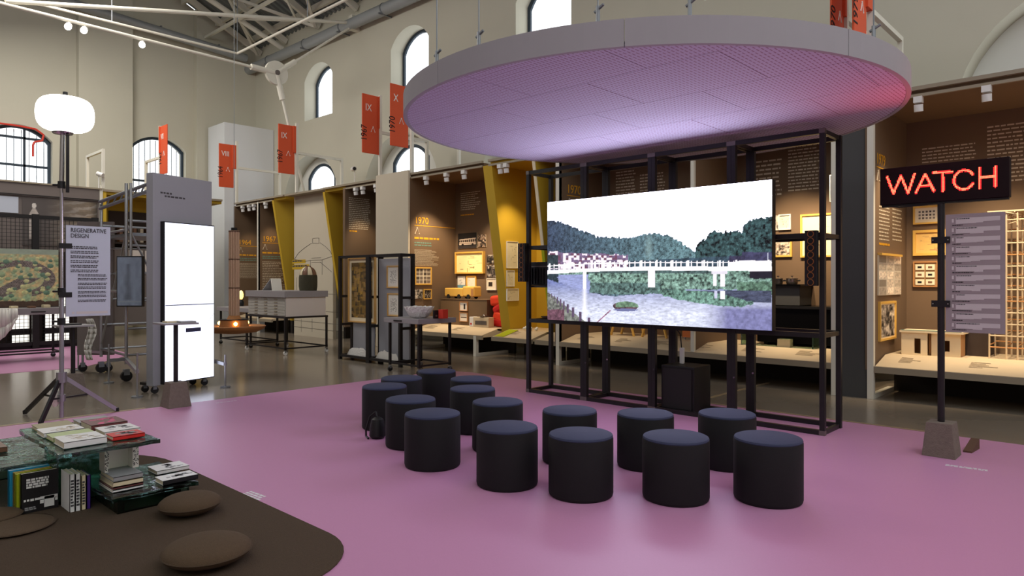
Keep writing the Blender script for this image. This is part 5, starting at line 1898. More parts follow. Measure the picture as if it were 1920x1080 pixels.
t = thing('open_easel_card', 'open grey card standing like an easel on the plan chest', 'card stand', (-15.3, 7.95, 1.4))
build(MB().hexa([(-15.45, 7.85, 1.4), (-15.43, 7.85, 1.4), (-15.43, 8.1, 1.4), (-15.45, 8.1, 1.4), (-15.24, 7.95, 1.68), (-15.22, 7.95, 1.68), (-15.22, 8.2, 1.68), (-15.24, 8.2, 1.68)]), 'front_leaf', 'bk_grey', t)
build(MB().hexa([(-15.16, 7.95, 1.4), (-15.14, 7.95, 1.4), (-15.14, 8.2, 1.4), (-15.16, 8.2, 1.4), (-15.23, 7.95, 1.68), (-15.21, 7.95, 1.68), (-15.21, 8.2, 1.68), (-15.23, 8.2, 1.68)]), 'rear_leaf', 'paper', t)

# rear table with the glowing bulb
rolling_table('grey rolling table at the back carrying the glowing bulb lamp', -17.7, -15.9, 7.75, 8.6, 0.96, 0.1)
c = on_z(452, 574, 0.961)
t = thing('bulb_lamp', 'small black based lamp with a big glowing amber bulb', 'lamp', (c[0], c[1], 0.961))
build(MB().lathe((c[0], c[1], 0.961), [(0.06, 0.0), (0.075, 0.02), (0.075, 0.12), (0.05, 0.15), (0.045, 0.18)], 20), 'base', 'black_plastic', t, smooth=True)
build(MB().lathe((c[0], c[1], 1.141), [(0.03, 0.0), (0.058, 0.06), (0.062, 0.13), (0.045, 0.2), (0.01, 0.235)], 20), 'bulb', 'bulb_shade', t, smooth=True)
for dx in (-0.05, 0.05):
    build(MB().cyl((c[0], c[1] + dx, 1.12), (c[0], c[1] + dx * 1.3, 1.18), 0.012, 8), 'prong', 'black_plastic', t)


# ================================================================== PICTURES
def photo_fn(seed, dark=(24, 22, 22), mid=(120, 108, 96), lightc=(228, 216, 196), s=5, bias=0.5):
    def f(u, v):
        n = vnoise(u, v, s, seed, 4)
        g = np.random.RandomState(seed).rand(*u.shape)
        k = np.clip((n - bias) * 4 + 0.5 + (g - 0.5) * 0.3, 0, 1)[..., None]
        a = s2l(dark) * (1 - k) + s2l(mid) * k
        k2 = np.clip((n - bias - 0.1) * 6, 0, 1)[..., None]
        return a * (1 - k2) + s2l(lightc) * k2
    return f


def bus_fn(u, v):
    C = np.ones(u.shape + (3,)) * s2l((28, 25, 26))
    C = np.where((v > 0.8)[..., None], s2l((56, 50, 50)) * (0.6 + 0.8 * vnoise(u, v, 30, 4))[..., None], C)
    body = (u > 0.06) & (u < 0.95) & (v > 0.40 - 0.08 * u) & (v < 0.76)
    C = np.where(body[..., None], s2l((228, 208, 188)), C)
    win = body & (v > 0.46 - 0.06 * u) & (v < 0.58) & (np.mod(u, 0.11) > 0.02)
    C = np.where(win[..., None], s2l((70, 56, 50)), C)
    C = np.where((body & (v > 0.66) & (v < 0.69))[..., None], s2l((120, 96, 84)), C)
    for cx in (0.25, 0.78):
        C = np.where((((u - cx) / 0.06) ** 2 + ((v - 0.76) / 0.08) ** 2 < 1)[..., None], s2l((18, 16, 16)), C)
    return C


def sheet_fn(seed, paper=(240, 228, 200), ink=(90, 80, 70), density=0.5, cells=10):
    def f(u, v):
        C = np.ones(u.shape + (3,)) * s2l(paper)
        rs = np.random.RandomState(seed)
        for k in range(int(14 + density * 20)):
            a, b = rs.uniform(.1, .8), rs.uniform(.12, .85)
            w, h = rs.uniform(.02, .25), rs.uniform(.006, .05)
            if rs.rand() < 0.35:
                w, h = h, w
            m_ = (u > a) & (u < a + w) & (v > b) & (v < b + h)
            t_ = rs.uniform(0.2, 0.9)
            C = np.where(m_[..., None], C * (1 - t_) + t_ * s2l(ink), C)
        return C
    return f


def grid_fn(nc, nr, seed, paper=(236, 226, 204), gap=0.18, tone=(90, 80, 72)):
    def f(u, v):
        C = np.ones(u.shape + (3,)) * s2l(paper)
        cu, cv = np.mod(u * nc, 1), np.mod(v * nr, 1)
        iu, iv = np.floor(u * nc).astype(int), np.floor(v * nr).astype(int)
        t_ = np.random.RandomState(seed).rand(40, 40)[iu % 40, iv % 40]
        n = vnoise(u, v, 26, seed)
        inside = (cu > gap) & (cu < 1 - gap) & (cv > gap) & (cv < 1 - gap)
        col = s2l(tone) * (0.5 + 1.6 * t_[..., None] * n[..., None] * 2)
        return np.where(inside[..., None], col, C)
    return f


def abstract_fn(u, v):
    C = np.ones(u.shape + (3,)) * s2l((60, 46, 20))
    rs = np.random.RandomState(12)
    for k in range(420):
        a, b = rs.rand(), rs.rand()
        w, h = rs.uniform(.04, .22), rs.uniform(.03, .14)
        col = 1.5 * s2l([(58, 46, 22), (120, 92, 34), (150, 116, 44), (92, 72, 36), (36, 28, 18), (134, 104, 60)][rs.randint(6)])
        m_ = (u > a - w / 2) & (u < a + w / 2) & (v > b - h / 2) & (v < b + h / 2)
        C = np.where(m_[..., None], 0.35 * C + 0.65 * col, C)
    return C


def scribble_fn(seed):
    def f(u, v):
        C = np.ones(u.shape + (3,)) * s2l((228, 222, 212))
        n = vnoise(u, v, 9, seed, 3)
        m_ = (np.abs(np.mod(n * 7, 1) - 0.5) < 0.11) & (u > .2) & (u < .82) & (v > .16) & (v < .86)
        return np.where(m_[..., None], s2l((70, 64, 60)), C)
    return f


def framed(label, plane, c, px, fn, frame='wood_yellow', fw=0.03, depth=0.035, res=(36, 30), matw=0.0, cat='framed picture', name='framed_picture', group=None, off=0.001):
    r = rect_px(plane, c, *px)
    a0, a1, z0, z1 = r
    k = (a0 + a1) / 2
    t = thing(name, label, cat, pt(plane, c, k, z0, 0.0), group)
    if frame:
        for q in ((a0, a1, z0, z0 + fw), (a0, a1, z1 - fw, z1), (a0, a0 + fw, z0 + fw, z1 - fw), (a1 - fw, a1, z0 + fw, z1 - fw)):
            build(slab(MB(), plane, c, *q, depth, off), 'frame_bar', frame, t)
    else:
        fw = 0.0
    build(slab(MB(), plane, c, a0 + fw * 0.5, a1 - fw * 0.5, z0 + fw * 0.5, z1 - fw * 0.5, depth * 0.45, off), 'backing', 'paper_cream', t)
    e = fw + matw
    o_ = off + depth * 0.45 + 0.003
    picture('print', pt(plane, c, a0 + e, z1 - e, o_), np.array(pt(plane, c, a1 - e, 0, 0)) - np.array(pt(plane, c, a0 + e, 0, 0)),
            (0, 0, -(z1 - z0 - 2 * e)), res[0], res[1], fn, 'print', t)
    return t


# shelf frame with art
Yf = 8.0
xs = [on_y(p, 560, Yf)[0] for p in (638, 691, 751)]
yb_ = on_x(774, 560, xs[2])[1]
ht = 2.14
t = thing('open_shelving', 'black steel shelf frame holding art boards behind the rolling table', 'shelf', ((xs[0] + xs[2]) / 2, 8.4, 0))
for i, x in enumerate(xs):
    w = 0.06 if i != 1 else 0.11
    for y in (Yf, yb_):
        build(MB().box(x - w / 2, x + w / 2, y - 0.03, y + 0.03, 0.0, ht), 'post', 'black_steel', t)
    for z in (0.06, 0.70, 1.28, ht - 0.05):
        build(MB().box(x - 0.025, x + 0.025, Yf + 0.03, yb_ - 0.03, z, z + 0.05), 'cross_rail', 'black_steel', t)
for a, b in zip(xs[:-1], xs[1:]):
    for z in (0.06, ht - 0.05):
        for y in (Yf, yb_):
            build(MB().box(a + 0.03, b - 0.03, y - 0.025, y + 0.025, z, z + 0.05), 'rail', 'black_steel', t)
    build(MB().box(a + 0.03, b - 0.03, Yf + 0.03, yb_ - 0.03, 0.075, 0.095), 'shelf_board', 'black_steel', t)
ym = (Yf + yb_) / 2
ga = build(MB().box(xs[0] + 0.25, xs[1] - 0.03, ym, ym + 0.03, 0.12, 1.9), 'grey_board', 'grey_board', t)
gb = build(MB().box(xs[1] + 0.06, xs[2] + 0.0, ym + 0.06, ym + 0.09, 0.12, ht - 0.08), 'grey_board', 'grey_board', t)
framed('framed abstract in brown and ochre on the black shelf frame', 'Y', ym - 0.002, (656, 483, 706, 605), abstract_fn, 'wood_light', 0.025, 0.05, (70, 110), 0.075)
framed('upper of two framed line drawings on the black shelf frame', 'Y', ym + 0.058, (727, 498, 750, 540), scribble_fn(3), 'wood_light', 0.02, 0.03, (30, 46), 0.02)
framed('lower of two framed line drawings on the black shelf frame', 'Y', ym + 0.058, (728, 550, 751, 593), scribble_fn(6), 'wood_light', 0.02, 0.03, (30, 46), 0.02)
for (a, b), lab in (((xs[0] + 0.12, xs[1] - 0.1), 'crumpled white plaster bundle in the left base of the shelf frame'), ((xs[1] + 0.12, xs[2] - 0.15), 'white sack in the right base of the shelf frame')):
    mb = MB()
    rnd = random.Random(int(a * 10))
    G_ = {}
    for i in range(9):
        for j in range(6):
            fx, fy = i / 8, j / 5
            hgt = 0.16 * (math.sin(math.pi * fx) * math.sin(math.pi * fy)) ** 0.4 if 0 < i < 8 and 0 < j < 5 else 0
            G_[i, j] = (a + (b - a) * fx, Yf + 0.08 + (ym - Yf - 0.14) * fy, 0.096 + max(0.0, hgt + (rnd.uniform(-.035, .035) if hgt else 0)))
    for i in range(8):
        for j in range(5):
            mb.poly([G_[i, j], G_[i + 1, j], G_[i + 1, j + 1], G_[i, j + 1]])
    o = build(mb, 'plaster_bundle', 'crumpled' if a < xs[1] else 'cream_cloth')
    tag(o, lab, 'bundle')

# pictures in the 1970 bay
BX = -12.92
framed('framed sheet of many small photographs on the 1970 bay side wall', 'X', BX, (777, 501, 808, 534), grid_fn(4, 4, 5, gap=0.08), 'wood_yellow', 0.03)
framed('framed dark photograph lower on the 1970 bay side wall', 'X', BX, (793, 542, 808, 561), photo_fn(8, s=12), 'wood_yellow', 0.02)
framed('unframed grey photograph lower on the 1970 bay side wall', 'X', BX, (777, 543, 791, 560), photo_fn(18, mid=(190, 180, 166), s=6), None)
framed('black photograph of a pale bus in the 1970 bay', 'Y', YB, (860, 437, 895, 466), bus_fn, None, res=(90, 60))
framed('small brown photograph beside the bus photograph', 'Y', YB, (897, 440, 912, 463), photo_fn(28, mid=(170, 140, 116), lightc=(226, 206, 184), s=8), None)
framed('large lit shadow box of model pieces below the bus photograph', 'Y', YB, (857, 472, 910, 513), sheet_fn(4, (250, 232, 170), (120, 110, 70), 0.4), 'wood_yellow', 0.035, 0.08, (70, 50))
framed('grey photograph of a white car right of the shadow box', 'Y', YB, (914, 478, 928, 494), photo_fn(31, s=4), None)
framed('grey photograph of a lamp right of the shadow box', 'Y', YB, (914, 497, 931, 520), photo_fn(36, mid=(120, 110, 104), s=5), None)
framed('small poster with a blue wave below the shadow box', 'Y', YB, (859, 518, 873, 545), lambda u, v: np.where((v > 0.62)[..., None], s2l((120, 168, 186)) * (0.6 + 0.7 * vnoise(u, v, 12, 4))[..., None], sheet_fn(9, (238, 236, 228), (70, 70, 90), 0.3)(u, v)), None)
framed('small framed blank sheet below the shadow box', 'Y', YB, (876, 517, 894, 540), sheet_fn(13, (238, 226, 212), (190, 170, 150), 0.2), 'wood_yellow', 0.03)
framed('white framed photograph with dark window in the 1970 bay', 'Y', YB, (914, 522, 932, 544), lambda u, v: np.where(((u > .12) & (u < .6) & (v > .28) & (v < .72))[..., None], s2l((48, 38, 34)), np.ones(u.shape + (3,)) * s2l((238, 226, 204))), 'paper', 0.015)
# plinth with wooden vehicle, small cards, appliances and the foam seat
r = rect_px('Y', 11.1, 826, 562, 913, 606)
pz1 = r[3]
t = thing('display_plinth', 'brown display plinth on the 1970 bay shelf', 'plinth', (-11.7, 11.3, 0.575))
build(MB().box(r[0], r[1], 11.1, YB - 0.01, 0.576, pz1), 'body', 'plinth_brown', t, bevel=0.004)
build(MB().box(r[0] - 0.01, r[1] + 0.01, 11.09, YB - 0.01, pz1, pz1 + 0.015), 'top_board', 'plinth_brown', t)
pz1 += 0.016
r = rect_px('Y', 11.3, 838, 543, 893, 561)
h = 0.30
wx0, wx1 = r[0], r[1]
t = thing('wooden_vehicle', 'pale wooden model vehicle with arched cab on the plinth', 'model', ((wx0 + wx1) / 2, 11.35, pz1))
build(MB().box(wx0, wx0 + 0.62 * (wx1 - wx0), 11.22, 11.48, pz1 + 0.05, pz1 + h * 0.86), 'cargo_body', 'wood_yellow', t, bevel=0.02)
build(MB().box(wx0 + 0.62 * (wx1 - wx0), wx1, 11.22, 11.48, pz1 + 0.05, pz1 + h), 'cab', 'wood_yellow', t, bevel=0.03)
build(MB().box(wx1 - 0.1, wx1 - 0.02, 11.215, 11.222, pz1 + 0.06, pz1 + h - 0.06), 'door', 'wood_oak', t)
for fx in (0.14, 0.5, 0.82):
    xx = wx0 + fx * (wx1 - wx0)
    for y in (11.21, 11.46):
        build(MB().cyl((xx, y, pz1 + 0.055), (xx, y + 0.03, pz1 + 0.055), 0.055, 16), 'wheel', 'ink', t)
framed('upper small card on the plinth front', 'Y', 11.1, (863, 566, 878, 583), lambda u, v: np.where(((u > .5) & (u < .72) & (v > .2) & (v < .85))[..., None], s2l((40, 34, 32)), np.ones(u.shape + (3,)) * s2l((230, 222, 208))), 'wood_oak', 0.012)
framed('lower small card on the plinth front', 'Y', 11.1, (863, 586, 878, 603), lambda u, v: np.where(((v > .45) & (v < .62) & (u > .1) & (u < .9))[..., None], s2l((80, 60, 50)), np.ones(u.shape + (3,)) * s2l((230, 222, 208))), 'wood_oak', 0.012)
r = rect_px('Y', 10.9, 881, 588, 917, 607)
t = thing('small_appliance', 'small white appliance on the shelf beside the red foam seat', 'appliance', ((r[0] + r[1]) / 2, 10.95, 0.576))
build(MB().box(r[0], r[0] + 0.13, 10.88, 11.06, 0.576, 0.80), 'side_unit', 'white_plastic', t, bevel=0.01)
build(MB().box(r[0] + 0.13, r[1], 10.88, 11.06, 0.576, 0.80), 'body', 'shelf_cream', t, bevel=0.01)
build(MB().box(r[0] + 0.2, r[1] - 0.06, 10.872, 10.88, 0.63, 0.72), 'display_window', 'grey_joint', t)
build(MB().box(r[0] + 0.04, r[0] + 0.08, 10.872, 10.88, 0.62, 0.66), 'red_button', 'red_deep', t)
build(MB().lathe(((r[0] + r[1]) / 2 + 0.1, 10.97, 0.8), [(0.09, 0.0), (0.12, 0.02), (0.04, 0.04), (0.03, 0.06)], 18), 'lid', 'steel_pot', t, smooth=True)
# folded foam seat
fx0 = on_y(914, 600, 11.1)[0]
fx1 = min(fx0 + 0.66, -10.5)
t = thing('foam_seat', 'bright red orange folded foam seat in the 1970 bay', 'seat', ((fx0 + fx1) / 2, 10.95, 0.576))
fw_ = fx1 - fx0
for (xa, za, xb, zb, rr, m_) in ((0.02, 1.16, 0.55, 1.20, 0.12, 'red_orange'), (0.55, 1.16, 0.12, 0.92, 0.10, 'red_deep'), (0.12, 0.86, 0.55, 0.74, 0.12, 'red_orange'), (0.05, 0.70, 0.6, 0.68, 0.105, 'red_deep')):
    mb = MB()
    a, b = Vector((fx0 + 0.03 + xa * fw_ / 0.66, 11.1, za)), Vector((fx0 + 0.03 + xb * fw_ / 0.66, 11.1, zb))
    d = (b - a)
    nrm = Vector((-d.z, 0, d.x)).normalized() * rr
    pr = [a + nrm, a - nrm, b - nrm, b + nrm]
    mb.hexa([pr[1], pr[2], pr[2] + Vector((0, .5, 0)), pr[1] + Vector((0, .5, 0)), pr[0], pr[3], pr[3] + Vector((0, .5, 0)), pr[0] + Vector((0, .5, 0))])
    build(mb, 'foam_fold', m_, t, bevel=0.07, segs=4)

# paper sheets on the mustard wall
for i, (px, lab) in enumerate((((949, 453, 970, 503), 'tall paper sheet at the top of the mustard wall'), ((949, 507, 963, 537), 'narrow paper sheet in the middle of the mustard wall'), ((949, 541, 971, 564), 'square paper sheet lowest on the mustard wall'))):
    framed(lab, 'X', -10.21, px, sheet_fn(40 + i, (222, 210, 170), (150, 140, 110), 0.1), 'paper', 0.008, 0.03, cat='paper sheet', name='paper_sheet')
p = on_x(1000, 617, -9.6)
t = thing('white_flower_model', 'small cluster of white blossoms on the mustard bay shelf', 'model', (-9.6, 10.75, 0.576))
rnd = random.Random(2)
for k in range(12):
    a, b, z = rnd.uniform(-.16, .16), rnd.uniform(-.06, .06), 0.60 + rnd.uniform(0, .06)
    build(MB().lathe((-9.6 + a, 10.8 + b, z), [(0.004, -0.025), (0.03, -0.01), (0.032, 0.01), (0.01, 0.028)], 8), 'blossom', 'paper', t)
o = build(MB().hexa([(-10.15, 10.3, 0.462), (-9.88, 10.3, 0.462), (-9.88, 10.76, 0.577), (-10.15, 10.76, 0.577), (-10.15, 10.3, 0.468), (-9.88, 10.3, 0.468), (-9.88, 10.76, 0.583), (-10.15, 10.76, 0.583)]), 'yellow_card', 'bk_lime')
tag(o, 'yellow card lying on the sloped shelf at the mustard wall', 'card')

# bay behind the screen
framed('small photograph at the screen edge in the bay behind', 'Y', YB, (1450, 404, 1461, 432), photo_fn(50, mid=(210, 200, 186), s=4, bias=.4), None)
framed('small framed sheet with dark squares right of the screen', 'Y', YB, (1461, 402, 1484, 431), sheet_fn(21, (238, 224, 196), (50, 40, 36), 0.4), 'paper', 0.02)
framed('yellow framed city photograph right of the screen', 'Y', YB, (1444, 449, 1486, 482), photo_fn(53, mid=(190, 170, 150), s=9, bias=.42), 'wood_yellow', 0.03)
framed('large yellow framed technical drawing right of the screen', 'Y', YB, (1502, 400, 1590, 482), sheet_fn(25, (242, 226, 184), (150, 120, 80), 0.5), 'wood_yellow', 0.03, 0.04, (60, 60))
framed('tall narrow strip of dark images near the bay edge', 'Y', 11.0, (1557, 328, 1570, 378), grid_fn(1, 4, 9, (210, 196, 170), 0.1, (60, 50, 44)), 'paper', 0.01)
r = rect_px('Y', 11.2, 1430, 533, 1503, 572)
t = thing('black_cabinet', 'dark cabinet with black top carrying pots behind the screen', 'cabinet', (-4.6, 11.4, 0.9))
bz0 = r[2]
build(MB().box(r[0], r[1] - 0.03, 11.2, YB - 0.01, bz0, r[3] - 0.03), 'body', 'charcoal_grey', t)
build(MB().box(r[0] - 0.03, r[1], 11.15, YB - 0.01, r[3] - 0.03, r[3]), 'top_board', 'black_gloss', t)
ptz = r[3]
for px, rr, lab in ((1485, 0.09, 'copper toned pot on the dark cabinet right of the screen'), (1459, 0.075, 'dark steel pot on the cabinet at the screen edge')):
    xx = on_y(px, 530, 11.35)[0]
    k = thing('cooking_pot', lab, 'pot', (xx, 11.35, ptz))
    build(MB().lathe((xx, 11.35, ptz), [(rr * .9, 0), (rr, 0.02), (rr, 0.09), (rr * 1.05, 0.095)], 20), 'body', 'steel_pot', k, smooth=True)
    build(MB().lathe((xx, 11.35, ptz + 0.095), [(rr, 0), (rr * .5, 0.02), (0.015, 0.025), (0.02, 0.045)], 20), 'lid', 'steel_pot', k, smooth=True)
    for s in (-1, 1):
        build(MB().tube([(xx + s * rr, 11.35, ptz + .06), (xx + s * (rr + .04), 11.35, ptz + .07), (xx + s * (rr + .04), 11.35, ptz + .055), (xx + s * rr, 11.35, ptz + .05)], 0.006, 6), 'handle', 'handle_dark', k)
r = rect_px('Y', 11.1, 1420, 574, 1600, 622)
t = thing('black_media_unit', 'long black glossy unit under the dark cabinet behind the screen', 'media unit', (-4.3, 11.3, 0.576))
build(MB().box(r[0], min(r[1], -3.5), 11.1, YB - 0.01, 0.62, bz0 - 0.012), 'case', 'black_gloss', t)
build(MB().box(r[0], min(r[1], -3.5), 11.08, 11.1, bz0 - 0.05, bz0 - 0.012), 'top_trim', 'black_plastic', t)
for fx in (r[0] + 0.1, -3.6):
    build(MB().box(fx - 0.03, fx + 0.03, 11.2, 11.6, 0.576, 0.62), 'foot', 'black_plastic', t)
r = rect_px('Y', 10.9, 1392, 626, 1530, 655)
t = thing('glass_bench', 'low green glass bench on the shelf behind the screen frame', 'glass bench', (-4.4, 10.9, 0.576))
build(MB().box(r[0], r[1], 10.82, 11.06, 0.76, 0.78), 'glass_top', 'green_glass', t)
for xx in (r[0] + 0.02, r[1] - 0.02):
    build(MB().box(xx - 0.01, xx + 0.01, 10.82, 11.06, 0.576, 0.76), 'glass_side', 'green_glass', t)
o = build(MB().box((r[0] + r[1]) / 2, (r[0] + r[1]) / 2 + 0.2, 10.88, 11.0, 0.577, 0.70), 'cream_block', 'shelf_cream')
tag(o, 'small cream block under the green glass bench', 'block')
# wooden stool trestles and orange chair glimpsed under the screen
for xa, lab in ((-7.45, 'pale wooden splayed stool seen below the screen, left one'), (-6.75, 'pale wooden splayed stool seen below the screen, right one')):
    k = thing('wooden_stool', lab, 'stool', (xa, 11.2, 0.576))
    for s in (-1, 1):
        for y in (11.05, 11.4):
            build(MB().cyl((xa + s * 0.26, y, 0.577), (xa + s * 0.12, y, 1.05), 0.024, 10), 'leg', 'wood_yellow', k)
    build(MB().box(xa - 0.2, xa + 0.2, 11.0, 11.45, 1.05, 1.09), 'seat', 'wood_yellow', k, bevel=0.01)
k = thing('orange_chair', 'orange plywood chair seen below the screen behind the frame', 'chair', (-5.9, 11.3, 0.576))
build(MB().box(-6.2, -5.7, 11.05, 11.5, 0.86, 0.9), 'seat', 'orange_chair', k, bevel=0.015)
build(MB().box(-6.2, -5.7, 11.46, 11.5, 0.9, 1.3), 'backrest', 'orange_chair', k, bevel=0.015)
for x in (-6.15, -5.75):
    for y in (11.1, 11.45):
        build(MB().cyl((x, y, 0.576), (x, y, 0.86), 0.018, 8), 'leg', 'chrome', k)
build(MB().box(-6.18, -5.72, 11.06, 11.09, 0.62, 0.86), 'front_apron', 'orange_chair', k)

# right bay
RB = 12.0
framed('framed contact sheet of thumbnails left of the sign pole', 'Y', RB, (1713, 386, 1764, 420), grid_fn(5, 3, 14, gap=0.2), 'wood_yellow', 0.025, 0.04, (50, 36), 0.04)
framed('wide framed ochre drawing behind the sign pole', 'Y', RB, (1713, 431, 1776, 479), sheet_fn(33, (230, 186, 104), (170, 126, 90), 0.5), 'wood_yellow', 0.04, 0.05, (50, 40))
t = framed('beige panel of six small mounted cards left of the sign pole', 'Y', RB, (1713, 490, 1760, 538), lambda u, v: np.ones(u.shape + (3,)) * s2l((170, 134, 92)), 'wood_oak', 0.02, 0.04, (8, 8))
for i in range(2):
    for j in range(3):
        px = (1717 + i * 19.5, 495.5 + j * 14, 1733.5 + i * 19.5, 506 + j * 14)
        q = rect_px('Y', RB - 0.03, *px)
        cd = build(slab(MB(), 'Y', RB - 0.03, *q, 0.018), 'card', 'paper_cream', t)
        m_ = (q[0] + q[1]) / 2
        build(MB().box(m_ - 0.03, m_ + 0.025, RB - 0.0495, RB - 0.048, q[2] + 0.025, q[3] - 0.03), 'card_print', 'bk_brown' if (i + j) % 2 else 'bk_black', cd)
t = framed('mounted board of nine photographs on the side wall by the LED sign', 'X', -2.83, (1645, 479, 1687, 553), grid_fn(3, 5, 21, (214, 204, 186), 0.05, (190, 176, 158)), None, res=(50, 70))
q = rect_px('X', -2.83, 1645, 476, 1684, 480)
build(slab(MB(), 'X', -2.83, *q, 0.06, 0.001), 'picture_lamp', 'wood_yellow', t)
framed('framed photograph low on the side wall by the LED sign', 'X', -2.83, (1646, 565, 1676, 637), photo_fn(61, mid=(170, 156, 140), s=7, bias=.45), 'wood_yellow', 0.03, 0.035, (30, 50), 0.02)
# house model
r = rect_px('Y', 11.0, 1690, 618, 1803, 664)
zb, zt = 0.576, 0.576 + (r[3] - r[2])
t = thing('house_model', 'cream architectural house model with openings beside the sign pole', 'model', ((r[0] + r[1]) / 2, 11.1, zb))
x0, x1 = r[0], r[1]
w = x1 - x0
for a, b, z0_, z1_ in ((0.0, 0.22, 0, .92), (0.33, 0.44, 0, .92), (0.22, 0.33, .68, .92), (0.22, 0.33, 0, .06), (0.50, 0.70, 0, .92), (0.80, 0.97, 0, .92), (0.70, 0.80, .64, .92), (0.70, 0.80, 0, .2)):
    build(MB().box(x0 + a * w, x0 + b * w, 11.0 + (0.04 if a >= .5 else 0), 11.03 + (0.04 if a >= .5 else 0), zb + z0_ * (zt - zb), zb + z1_ * (zt - zb)), 'front_wall', 'model_white', t)
build(MB().box(x0 - 0.02, x1 + 0.02, 10.98, 11.4, zb + .92 * (zt - zb), zt), 'roof_slab', 'model_white', t)
build(MB().box(x0, x0 + 0.02, 11.03, 11.38, zb, zb + .92 * (zt - zb)), 'side_wall', 'model_white', t)
build(MB().box(x1 - 0.04, x1 - 0.02, 11.07, 11.38, zb, zb + .92 * (zt - zb)), 'side_wall', 'model_wood', t)
build(MB().box(x0 + .44 * w, x0 + .5 * w, 11.1, 11.13, zb, zb + .92 * (zt - zb)), 'recess_wall', 'model_wood', t)
build(MB().box(x0, x1 - 0.02, 11.36, 11.38, zb, zb + .92 * (zt - zb)), 'rear_wall', 'model_wood', t)
build(MB().hexa([(x0, 10.985, zt), (x1, 10.985, zt), (x1, 11.0, zt), (x0, 11.0, zt), (x0, 10.985, zt + .012), (x1, 10.985, zt + .012), (x1, 11.0, zt + .012), (x0, 11.0, zt + .012)]), 'roof_edge', 'teal_text', t)
r2 = rect_px('Y', 11.4, 1801, 620, 1853, 664)
o = build(MB().box(r2[0], r2[1], 11.4, RB - 0.01, 0.576, 0.576 + r2[3] - r2[2]), 'dark_plinth', 'brown_dark', bevel=0.004)
tag(o, 'dark brown plinth between the house model and the rod structure', 'plinth')
# rod structure model
gx = [on_y(p, 500, 11.2)[0] for p in (1855, 1887, 1908, 1935)]
gz = [0.576 + k * 0.155 for k in range(15)]
t = thing('rod_structure', 'tall pale structure of thin rods at the right picture edge', 'model', (gx[1], 11.4, 0.576))
for x in gx:
    for y in (11.2, 11.65):
        build(MB().cyl((x, y, 0.576), (x, y, 2.55), 0.011, 6), 'upright_rod', 'shelf_cream', t)
for i, z in enumerate(gz[1:13]):
    build(MB().cyl((gx[0], 11.2, z), (gx[-1], 11.2, z), 0.009, 6), 'cross_rod', 'shelf_cream' if i % 4 else 'wood_oak', t)
    for x in gx:
        build(MB().cyl((x, 11.2, z + 0.03), (x, 11.65, z + 0.03), 0.008, 6), 'depth_rod', 'shelf_cream' if i % 4 else 'wood_oak', t)
    build(MB().cyl((gx[0], 11.65, z + 0.05), (gx[-1], 11.65, z + 0.05), 0.008, 6), 'cross_rod', 'wood_oak', t)
rnd = random.Random(6)
mb = MB()
for k in range(26):
    a = Vector((rnd.uniform(gx[0], gx[-1]), rnd.uniform(11.2, 11.65), rnd.uniform(2.38, 2.54)))
    d = Vector((rnd.uniform(-.2, .2), rnd.uniform(-.1, .1), rnd.uniform(-.05, .05)))
    mb.cyl(a, a + d, 0.007, 5)
build(mb, 'tangled_top', 'shelf_cream', t, kind='stuff')
build(MB().box(gx[0] - 0.02, gx[-1], 11.18, 11.67, 2.545, 2.565), 'top_board', 'shelf_cream', t)

# ================================================================== SHORT SIDE DISPLAY WALL
def xbay(label, y0, y1):
    t = thing('display_bay', label, 'display wall', (XL - 0.6, (y0 + y1) / 2, 0), 'display bays on the short side')
    return t


t = xbay('grey display wall with large photograph behind the wire mesh fence', -3.0, 6.2)
build(MB().box(XL - 0.14, XL, -3.0, 6.15, 3.84, ZT - 0.02), 'header_board', 'fascia_grey', t)
build(MB().box(XL - 0.1, XL + 0.03, -3.0, 6.2, ZT - 0.02, ZT + 0.02), 'top_rail', 'rail_beige', t)
build(MB().box(XL - 0.1, XL + 0.012, -3.0, 6.15, 3.86, 3.88), 'light_slot', 'ink', t)
build(MB().box(XL - 0.2, XL - 0.05, -3.0, 6.15, 0.1, 3.84), 'back_board', 'fascia_grey', t)
build(MB().box(XL - 0.05, XL - 0.03, 1.5, 4.28, 3.38, 3.80), 'white_panel', 'sign_grey', t)
build(MB().box(XL - 0.05, XL - 0.02, 2.5, 4.25, 2.35, 2.9), 'brown_panel', 'fascia_grey', t)
build(MB().box(XL - 0.05, XL - 0.02, 4.6, 6.0, 2.05, 2.5), 'brown_panel', 'fascia_grey', t)


def worker_fn(u, v):
    n = vnoise(u, v * 2, 10, 77, 4)
    k = np.clip((u - 0.3) * 1.5, 0, 1)
    streak = np.clip(np.sin((v + u * 0.35) * 40 + n * 6), 0, 1)
    C = s2l((84, 76, 74)) * (1 - k)[..., None] + s2l((150, 132, 112)) * (k * (0.5 + 0.7 * n))[..., None] + (streak * k * 0.18)[..., None]
    C = C * np.where(u > 0.88, np.clip(1 - (u - 0.88) * 7, 0.15, 1), 1)[..., None]
    head = ((u - 0.15) / 0.028) ** 2 + ((v - 0.16) / 0.055) ** 2 < 1
    body = (np.abs(u - 0.15) < 0.02 + 0.35 * np.clip(v - 0.22, 0, 0.12)) & (v > 0.2) & (v < 0.85) & (np.abs(u - .15) < .065)
    C = np.where(body[..., None], s2l((196, 184, 176)) * (0.55 + 0.6 * n)[..., None], C)
    C = np.where(head[..., None], s2l((214, 206, 198)), C)
    return C


picture('photo_mural', (XL - 0.028, 4.36, 3.80), (0, 1.74, 0), (0, 0, -1.25), 110, 80, worker_fn, 'print', t)
build(MB().box(XL - 0.08, XL, 6.15, 6.23, 0.0, 4.3), 'end_post', 'white_steel', t)

